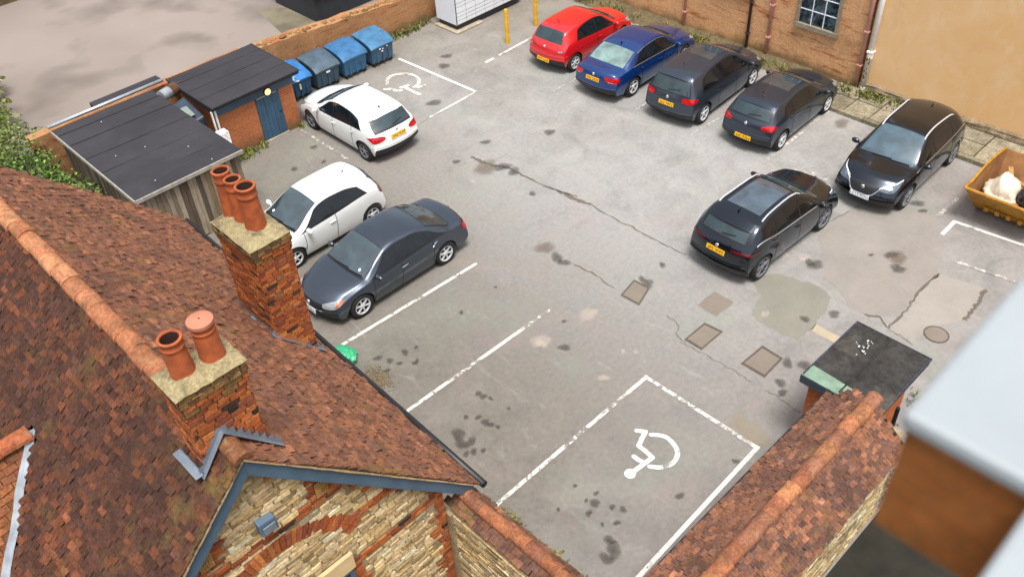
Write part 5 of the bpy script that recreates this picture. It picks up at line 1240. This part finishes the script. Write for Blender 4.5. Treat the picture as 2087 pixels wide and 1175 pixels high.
    mk=MB(); proj(mk,V(xf,0,0),F,YA_,[(-hw*.7,.34),(-hw*.5,.38),(hw*.5,.38),(hw*.7,.34)],[(-hw*.7,.27),(0,.25),(hw*.7,.27)],16,3,.006); parts('lower_intake',mk,BLACKPL)
    if s.get('bump'):   # bumper ridge catching the sky
        mk=MB(); pts=[]; zz=s['bump']
        for k in range(21):
            y=lerp(-hw*.93,hw*.93,k/20); hit=bvh.ray_cast(V(xr-1,y,zz),B,4)
            if hit[0] is not None: pts.append(hit[0]+V(.004,0,0))
        mk.tube(pts,.022,6); parts('bumper_ridge',mk,PT)
    # spoiler
    if s.get('spoiler'):
        xs_,ln,dz=s['spoiler']; mk=MB(); Nn=16; A=[];Bb=[]
        for k in range(Nn+1):
            v=k/Nn*2-1; sg=1 if v>=0 else -1; q=1-(1-.56)*abs(v); p=normal_off(upper,xs_,q,.004,sg); A.append(p); Bb.append(p+V(-ln*(1-.25*abs(v)**3),0,-dz-.02*abs(v)**2))
        for k in range(Nn):
            a,b,c_,d_=A[k],A[k+1],Bb[k+1],Bb[k]; dn=V(.02,0,-.035)
            mk.quad(a,b,c_,d_); mk.quad(d_,c_,c_+dn,d_+dn); mk.quad(a-V(0,0,.05),d_+dn,c_+dn,b-V(0,0,.05))
        mk.quad(A[0],Bb[0],Bb[0]+V(.02,0,-.035),A[0]-V(0,0,.05)); mk.quad(A[-1],A[-1]-V(0,0,.05),Bb[-1]+V(.02,0,-.035),Bb[-1]); parts('spoiler',mk,PT)
    # roof extras
    if s.get('glassroof'):
        a0,a1=s['glassroof']; mk=MB(); both(mk,lambda u,v:(lerp(a0,a1,u),1-(1-.66)*v),14,14,.004); parts('glass_roof',mk,s.get('groofmat',GLASS))
    if s.get('rails'):
        a0,a1=s['rails']
        for sg in (1,-1):
            pts=[normal_off(upper,lerp(a0,a1,k/20),.56,.004+.038*min(1,sin(pi*k/20)*3.2),sg) for k in range(21)]; mk=MB(); mk.tube(pts,.021,6); parts('roof_rail',mk,RAIL)
    if s.get('antenna'):
        kind,xa=s['antenna']; p=upper(xa,1.0); mk=MB()
        if kind=='fin': mk.add([p+V(.09,0,0),p+V(-.06,.025,0),p+V(-.06,-.025,0),p+V(-.05,0,.07)],[[0,1,3],[0,3,2],[1,2,3]])
        else: mk.tube([p,p+V(-.13,0,.17)],.007,5); mk.ball(p,(.04,.025,.02),nu=8,nv=5)
        parts('antenna',mk,DARKTRIM if s.get('antmat') is None else s['antmat'],sm_=False)
    if s.get('disc'):
        p=normal_off(upper,xc-.12,.70,.009,s['disc']); q=normal_off(upper,xc-.2,.70,.009,s['disc']); ax=(q-p).normalized(); n_=ax.cross(V(0,1,0)); mk=MB()
        mk.poly([p+ax*.04*cos(k*pi/8)+V(0,1,0)*.04*sin(k*pi/8) for k in range(16)]); parts('tax_disc',mk,WHITEP,WSO,sm_=False)
    # wheels
    ty=.205; rim=s.get('rim',RIMS); nsp=s.get('spokes',5); rr=RT-.105 if not s.get('lowprof') else RT-.085
    for sx in (1,-1):
        for sg in (1,-1):
            yo=sg*(hw*.985-.005); yi=yo-sg*ty; c=V(sx*wb/2,0,RT); mk=MB()
            mk.lathe(c,[(rr,yi),(RT-.03,yi),(RT,yi+sg*.03),(RT,yo-sg*.035),(RT-.02,yo-sg*.01),(RT-.05,yo),(rr+.01,yo-sg*.004),(rr,yo-sg*.03)],36,axis='y'); WH=parts('wheel',mk,TYRE)
            mk=MB(); mk.lathe(c,[(rr,yo-sg*.02),(rr-.004,yo-sg*.006),(rr-.025,yo-sg*.012),(rr-.03,yo-sg*.05)],36,axis='y')
            for k in range(nsp):
                for dd in ((-.10,.10) if s.get('dbl') else (0,)):
                    a=2*pi*k/nsp+.3; u=V(cos(a),0,sin(a)); w_=V(-sin(a),0,cos(a)); p0=c+u*.03+w_*dd*.15; p1=c+u*(rr-.012)+w_*dd*.42
                    h_=.012 if s.get('dbl') else .021; yv=V(0,yo-sg*.018,0); t2=(p1-p0).normalized(); e=t2.cross(V(0,1,0)).normalized()*h_
                    mk.hexa([p0-e+yv-V(0,sg*.04,0),p1-e+yv-V(0,sg*.03,0),p1+e+yv-V(0,sg*.03,0),p0+e+yv-V(0,sg*.04,0)],[p0-e*.8+yv,p1-e*.8+yv+V(0,sg*.006,0),p1+e*.8+yv+V(0,sg*.006,0),p0+e*.8+yv])
            mk.lathe(c,[(.0,yo-sg*.012),(.05,yo-sg*.014),(.06,yo-sg*.03),(.06,yo-sg*.06)],16,axis='y')
            o=len(mk.f); mk.poly([c+V((rr-.004)*cos(k*pi/16),yo-sg*.065,(rr-.004)*sin(k*pi/16)) for k in range(32)],(1,1,1),1); parts('rim',mk,[rim,RIMB],WH,sm_=False)
    return t
def prof(pts,xr,xf,tail=((0,.52),(.008,.60),(.02,.68)),nose=((.008,.56),(0,.48))):
    return [(xr+d,z) for d,z in tail]+pts+[(xf-d,z) for d,z in nose]
def endcurve(c,w,z0,z1,sl=0): return None
P_GREY=paint('grey_paint',lin('#4a515b'),.75,.3,.8,(.88,.94,1)); P_BLUE=paint('blue_paint',lin('#083068'),.15,.24,.9,(.75,.92,1)); P_RED=paint('red_paint',lin('#c5121a'),0,.3); P_DGREY=paint('dark_grey_paint',lin('#3d434d'),.65,.3,.6,(.8,.9,1)); P_BLACK=paint('black_paint',lin('#08090e'),.0,.2,.7,(.72,.84,1)); P_CHAR=paint('charcoal_paint',lin('#40454f'),.55,.3,.6,(.78,.88,1)); P_WHITE=paint('white_paint',(.78,.79,.78),0,.3); P_BLACK2=paint('black_roof_paint',lin('#1b1817'),.1,.3)
# grey saloon, nose towards the building
wb,fo,ro=2.65,.93,.98; xf=wb/2+fo; xr=-(wb/2+ro)
car('dark grey saloon with silver wheels parked beside the white three door hatchback',(9.44,15.2,0),pi,dict(wb=wb,fo=fo,ro=ro,W=1.78,H=1.43,R=.325,paint=P_GREY,
 prof=prof([(xr+.05,.80),(xr+.12,.93),(xr+.25,.985),(xr+.45,1.0),(-1.72,1.01),(-1.35,1.17),(-.95,1.33),(-.5,1.415),(0,1.43),(.3,1.38),(.62,1.24),(1.14,.985),(1.35,.955),(1.8,.87),(xf-.2,.76),(xf-.08,.68),(xf-.03,.62)],xr,xf),
 belt=[(xr,.86),(-1.3,.955),(0,.91),(1.2,.86),(xf,.62)],ws=(1.12,.36),rw=(-1.68,-1.0),rwip=0,dlo=(1.16,.40,-1.58,-.98),side=[(1.05,.36,.12,.14),(.06,.08,-.86,-.74),(-.92,-.80,-1.42,-1.0)],
 sglass=GLASSB,handles=(-.02,-1.02),doors=(.98,.05,-.98),mirror=.86,tail=([(-.16,.86),(0,.88),(.22,.86)],[(-.16,.70),(0,.68),(.22,.72)]),head=([(-.22,.66),(-.1,.70),(.1,.73),(.26,.74)],[(-.22,.60),(-.1,.585),(.1,.60),(.26,.68)]),amber=([(.12,.725),(.27,.74)],[(.12,.62),(.27,.69)]),
 rplate=.72,fplate=.42,grille=(.46,.66,.46),gchrome=1,badge=.85,spokes=6,disc=1,rlow=(.24,.36),hchrome=1,headmat=CLEARL))
# white three-door hatchback beside it
wb,fo,ro=2.48,.78,.66; xf=wb/2+fo; xr=-(wb/2+ro)
HATCH=lambda xr,xf,H,k=1:prof([(xr+.04,.80),(xr+.09,.93),(xr+.16,1.03),(xr+.42,H-.11),(xr+.62,H-.055),(-.7,H-.015),(-.15,H),(.15,H-.035),(.45,H-.15),(1.06,1.0),(1.3,.955),(xf-.3,.86),(xf-.16,.77),(xf-.07,.69),(xf-.03,.62)],xr,xf)
car('white three door hatchback parked between the grey saloon and the timber shed',(9.32,17.9,0),pi,dict(wb=wb,fo=fo,ro=ro,W=1.70,H=1.46,R=.305,paint=P_WHITE,prof=HATCH(xr,xf,1.46),
 belt=[(xr,.93),(-1.3,1.04),(0,.95),(1.1,.88),(xf,.62)],ws=(1.05,.24),rw=(xr+.18,xr+.42),dlo=(1.12,.36,-1.28,-1.02),side=[(1.05,.36,-.06,-.04),(-.14,-.12,-1.2,-1.0)],sglass=GLASSB,handles=(-.0,),doors=(.95,-.12),mirror=.82,
 tail=([(-.1,1.0),(.05,1.02),(.2,.98)],[(-.1,.80),(.05,.76),(.2,.86)]),tailmat=REDD,head=([(-.2,.66),(0,.72),(.3,.78)],[(-.2,.60),(0,.59),(.3,.68)]),rplate=.72,fplate=.40,grille=(.5,.62,.38),badge=.92,spokes=5,disc=-1,antenna=('rod',-1.05)))
# white five-door hatchback by the bins
wb,fo,ro=2.70,.88,.70; xf=wb/2+fo; xr=-(wb/2+ro)
car('white five door hatchback with black wheels parked next to the blue bins',(13.16,21.10,0),pi/2,dict(wb=wb,fo=fo,ro=ro,W=1.78,H=1.43,R=.32,paint=P_WHITE,prof=prof([(xr+.04,.80),(xr+.09,.92),(xr+.17,1.0),(xr+.28,1.10),(xr+.52,1.285),(xr+.7,1.345),(-.8,1.405),(-.15,1.43),(.2,1.39),(.5,1.28),(1.08,1.0),(1.3,.97),(1.75,.87),(xf-.2,.76),(xf-.08,.67),(xf-.03,.6)],xr,xf),
 belt=[(xr,.93),(-1.3,1.0),(0,.93),(1.1,.88),(xf,.6)],ws=(1.06,.3),rw=(xr+.19,xr+.5),dlo=(1.12,.40,-1.46,-1.16),side=[(1.06,.4,.1,.1),(.05,.05,-.78,-.72),(-.83,-.77,-1.36,-1.14)],handles=(-.0,-.98),doors=(.95,.06,-.92),mirror=.82,tla=30,
 tail=([(-.26,.86),(-.1,.90),(.1,.90),(.26,.86)],[(-.26,.80),(-.1,.74),(.1,.73),(.26,.84)]),head=([(-.2,.64),(0,.70),(.3,.78)],[(-.2,.58),(0,.58),(.3,.70)]),rplate=.80,fplate=.40,grille=(.46,.62,.45),badge=.93,spokes=5,rim=RIMD,antenna=('fin',-1.2),spoiler=(xr+.56,.07,.02),rlow=(.22,.33),bump=.60,rwt=1))
# red hatchback
wb,fo,ro=2.5,.83,.68; xf=wb/2+fo; xr=-(wb/2+ro)
car('bright red three door hatchback, first in the row along the brick wall',(21.55,19.52,0),radians(2),dict(wb=wb,fo=fo,ro=ro,W=1.70,H=1.49,R=.315,paint=P_RED,prof=HATCH(xr,xf,1.49),
 belt=[(xr,.93),(-1.3,1.03),(0,.95),(1.1,.88),(xf,.62)],ws=(1.05,.24),rw=(xr+.18,xr+.44),rwt=0,dlo=(1.12,.36,-1.22,-1.0),side=[(1.05,.36,-.06,-.04),(-.14,-.12,-1.14,-.98)],handles=(0,),doors=(.95,-.12),mirror=.82,rwip=0,
 tail=([(-.12,.93),(.02,.95),(.16,.90)],[(-.12,.80),(.02,.78),(.16,.86)]),tailmat=P_RED,tailclear=([(-.08,.84),(.06,.86)],[(-.08,.80),(.06,.81)]),head=([(-.2,.66),(0,.74),(.3,.80)],[(-.2,.60),(0,.60),(.3,.70)]),rplate=.47,fplate=.40,grille=(.5,.62,.4),badge=.90,spokes=6,bump=.66,antenna=('rod',-1.1),rlow=(.2,.27)))
# blue saloon
wb,fo,ro=2.72,.92,1.02; xf=wb/2+fo; xr=-(wb/2+ro)
car('metallic blue saloon with chrome edged windows parked between red and dark grey cars',(21.64,17.06,0),radians(2),dict(wb=wb,fo=fo,ro=ro,W=1.80,H=1.45,R=.325,paint=P_BLUE,prof=prof([(xr+.05,.84),(xr+.10,.98),(xr+.22,1.04),(xr+.5,1.055),(-1.82,1.06),(-1.45,1.2),(-1.05,1.34),(-.55,1.43),(0,1.45),(.3,1.40),(.62,1.26),(1.16,1.0),(1.35,.97),(1.8,.88),(xf-.2,.77),(xf-.08,.68),(xf-.03,.62)],xr,xf),
 belt=[(xr,.88),(-1.4,.985),(0,.93),(1.2,.87),(xf,.62)],ws=(1.14,.38),rw=(-1.76,-1.06),rwip=0,rwt=0,rglass=glass('pale_rear_glass',lin('#6f8682'),1.9),dlo=(1.16,.42,-1.45,-1.02),side=[(1.06,.38,.12,.14),(.06,.08,-1.28,-.96)],chromeline=2,handles=(-.02,-1.02),doors=(.98,.05,-1.0),mirror=.86,mmat=P_BLUE,
 tail=([(-.24,.90),(0,.90),(.22,.89)],[(-.24,.80),(-.1,.74),(.1,.72),(.22,.78)]),tailclear=([(-.14,.765),(.0,.76)],[(-.14,.745),(.0,.74)]),head=([(-.22,.66),(0,.72),(.26,.76)],[(-.22,.6),(0,.6),(.26,.7)]),rplate=.76,fplate=.42,grille=(.46,.66,.46),badge=.90,spokes=5,antenna=('fin',-.9),bump=.55,rlow=(.22,.3)))
# dark people carrier
wb,fo,ro=2.79,.86,.78; xf=wb/2+fo; xr=-(wb/2+ro)
car('tall charcoal people carrier with large red tail lights, right of the blue saloon',(21.75,14.46,0),radians(3.5),dict(wb=wb,fo=fo,ro=ro,W=1.84,H=1.62,R=.335,paint=P_CHAR,prof=prof([(xr+.04,.85),(xr+.08,.98),(xr+.13,1.1),(xr+.36,1.47),(xr+.5,1.545),(-.9,1.6),(-.2,1.62),(.2,1.58),(.6,1.43),(1.34,1.06),(1.55,1.0),(xf-.3,.9),(xf-.16,.8),(xf-.07,.7),(xf-.03,.62)],xr,xf),
 belt=[(xr,1.0),(-1.3,1.04),(0,.98),(1.3,.92),(xf,.62)],ws=(1.32,.4),rw=(xr+.12,xr+.37),rwm=.01,rwq=.55,dlo=(1.44,.56,-1.66,-1.42),side=[(1.36,.56,.34,.34),(.28,.28,-.62,-.6),(-.68,-.66,-1.56,-1.4)],sglass=GLASSB,handles=(.18,-.78),doors=(1.08,.3,-.66),mirror=1.06,spoiler=(xr+.46,.17,.05),
 tail=([(-.2,.98),(.0,1.0),(.2,.99),(.28,.97)],[(-.2,.86),(0,.84),(.2,.86),(.28,.90)]),head=([(-.2,.7),(0,.78),(.3,.84)],[(-.2,.64),(0,.64),(.3,.74)]),rplate=.74,fplate=.42,grille=(.5,.66,.45),badge=.93,spokes=5,antenna=('rod',-1.25),bump=.52,glassroof=(-.55,.25),groofmat=GLASS,rlow=(.22,.34)))
# dark grey hatchback
wb,fo,ro=2.60,.90,.76; xf=wb/2+fo; xr=-(wb/2+ro)
car('dark grey hatchback with bright red tail lights, parked right of the tall people carrier',(21.93,11.84,0),radians(2),dict(wb=wb,fo=fo,ro=ro,W=1.76,H=1.46,R=.32,paint=P_DGREY,prof=prof([(xr+.04,.82),(xr+.09,.95),(xr+.16,1.04),(xr+.46,1.33),(xr+.62,1.39),(-.8,1.44),(-.15,1.46),(.2,1.42),(.55,1.28),(1.16,1.0),(1.4,.96),(xf-.3,.86),(xf-.16,.77),(xf-.07,.69),(xf-.03,.62)],xr,xf),
 belt=[(xr,.94),(-1.3,1.03),(0,.95),(1.1,.88),(xf,.62)],ws=(1.14,.32),rw=(xr+.19,xr+.47),dlo=(1.2,.44,-1.46,-1.2),side=[(1.12,.44,.14,.14),(.08,.08,-.86,-.84),(-.92,-.9,-1.36,-1.18)],handles=(.0,-1.0),doors=(1.0,.1,-.9),mirror=.88,spoiler=(xr+.54,.12,.03),
 tail=([(-.18,.90),(0,.95),(.16,.96),(.26,.92)],[(-.18,.84),(0,.80),(.16,.82),(.26,.88)]),head=([(-.2,.66),(0,.74),(.3,.82)],[(-.2,.6),(0,.6),(.3,.72)]),rplate=.50,fplate=.42,grille=(.5,.64,.42),badge=.90,spokes=5,antenna=('rod',-1.15),bump=.64,glassroof=(-.6,.2),groofmat=GLASS,rlow=(.2,.3)))
# black crossovers
wb,fo,ro=2.665,.93,.76; xf=wb/2+fo; xr=-(wb/2+ro)
def suv(label,loc,rz,**k):
    d=dict(wb=wb,fo=fo,ro=ro,W=1.85,H=1.62,R=.352,lowprof=1,sill=.24,paint=P_BLACK,tum=.36,crown=.05,prof=prof([(xr+.03,.88),(xr+.07,1.0),(xr+.13,1.09),(xr+.56,1.475),(xr+.72,1.535),(-.8,1.6),(-.2,1.62),(.15,1.585),(.55,1.43),(1.16,1.09),(1.4,1.05),(1.9,.97),(xf-.2,.86),(xf-.09,.76),(xf-.04,.66)],xr,xf,tail=((0,.58),(.006,.66),(.015,.76)),nose=((.008,.60),(0,.52))),
     belt=[(xr,1.02),(-1.5,1.18),(-.9,1.10),(0,1.05),(1.1,1.0),(xf,.70)],ws=(1.14,.28),rw=(xr+.22,xr+.50),rwq=.60,dlo=(1.22,.42,-1.78,-1.36),side=[(1.14,.42,.14,.14),(.08,.08,-.88,-.86),(-.94,-.92,-1.6,-1.32)],chromeline=1,handles=(-.04,-1.02),doors=(1.02,.1,-.92),mirror=.9,spoiler=(xr+.66,.27,.075),
     tail=([(-.3,1.0),(0,1.0),(.22,.98),(.42,.99)],[(-.3,.965),(0,.93),(.22,.925),(.42,.97)]),tailmat=REDD,head=([(-.24,.78),(0,.86),(.36,.94)],[(-.24,.74),(0,.72),(.36,.90)]),headmat=simple('dark_headlamp',lin('#6b7680'),.1,.3,.6,12) if 'dark_headlamp' not in bpy.data.materials else bpy.data.materials['dark_headlamp'],drl=([(-.24,.795),(0,.875),(.36,.95)],[(-.24,.775),(0,.85),(.36,.935)]),
     rplate=.86,fplate=.53,grille=(.60,.83,.36),vgrille=1,badge=.975,spokes=5,dbl=1,rim=RIMD,rails=(-1.25,.35),antenna=('fin',-1.25),bump=.62,rlow=(.28,.5),ptilt=.3); d.update(k); return car(label,loc,rz,d)
suv('black crossover seen from behind with bluish glass roof, standing out in the yard',(16.87,9.03,0),radians(-1.5),glassroof=(-1.12,.2),groofmat=glass('blue_roof_glass',(.05,.075,.10),2.2))
suv('black crossover facing the yard, parked in front of the ochre rendered wall',(21.70,7.92,0),radians(181),ftext='LC13 KDO',wglass=glass('bright_windscreen',(.045,.085,.11),2.1))
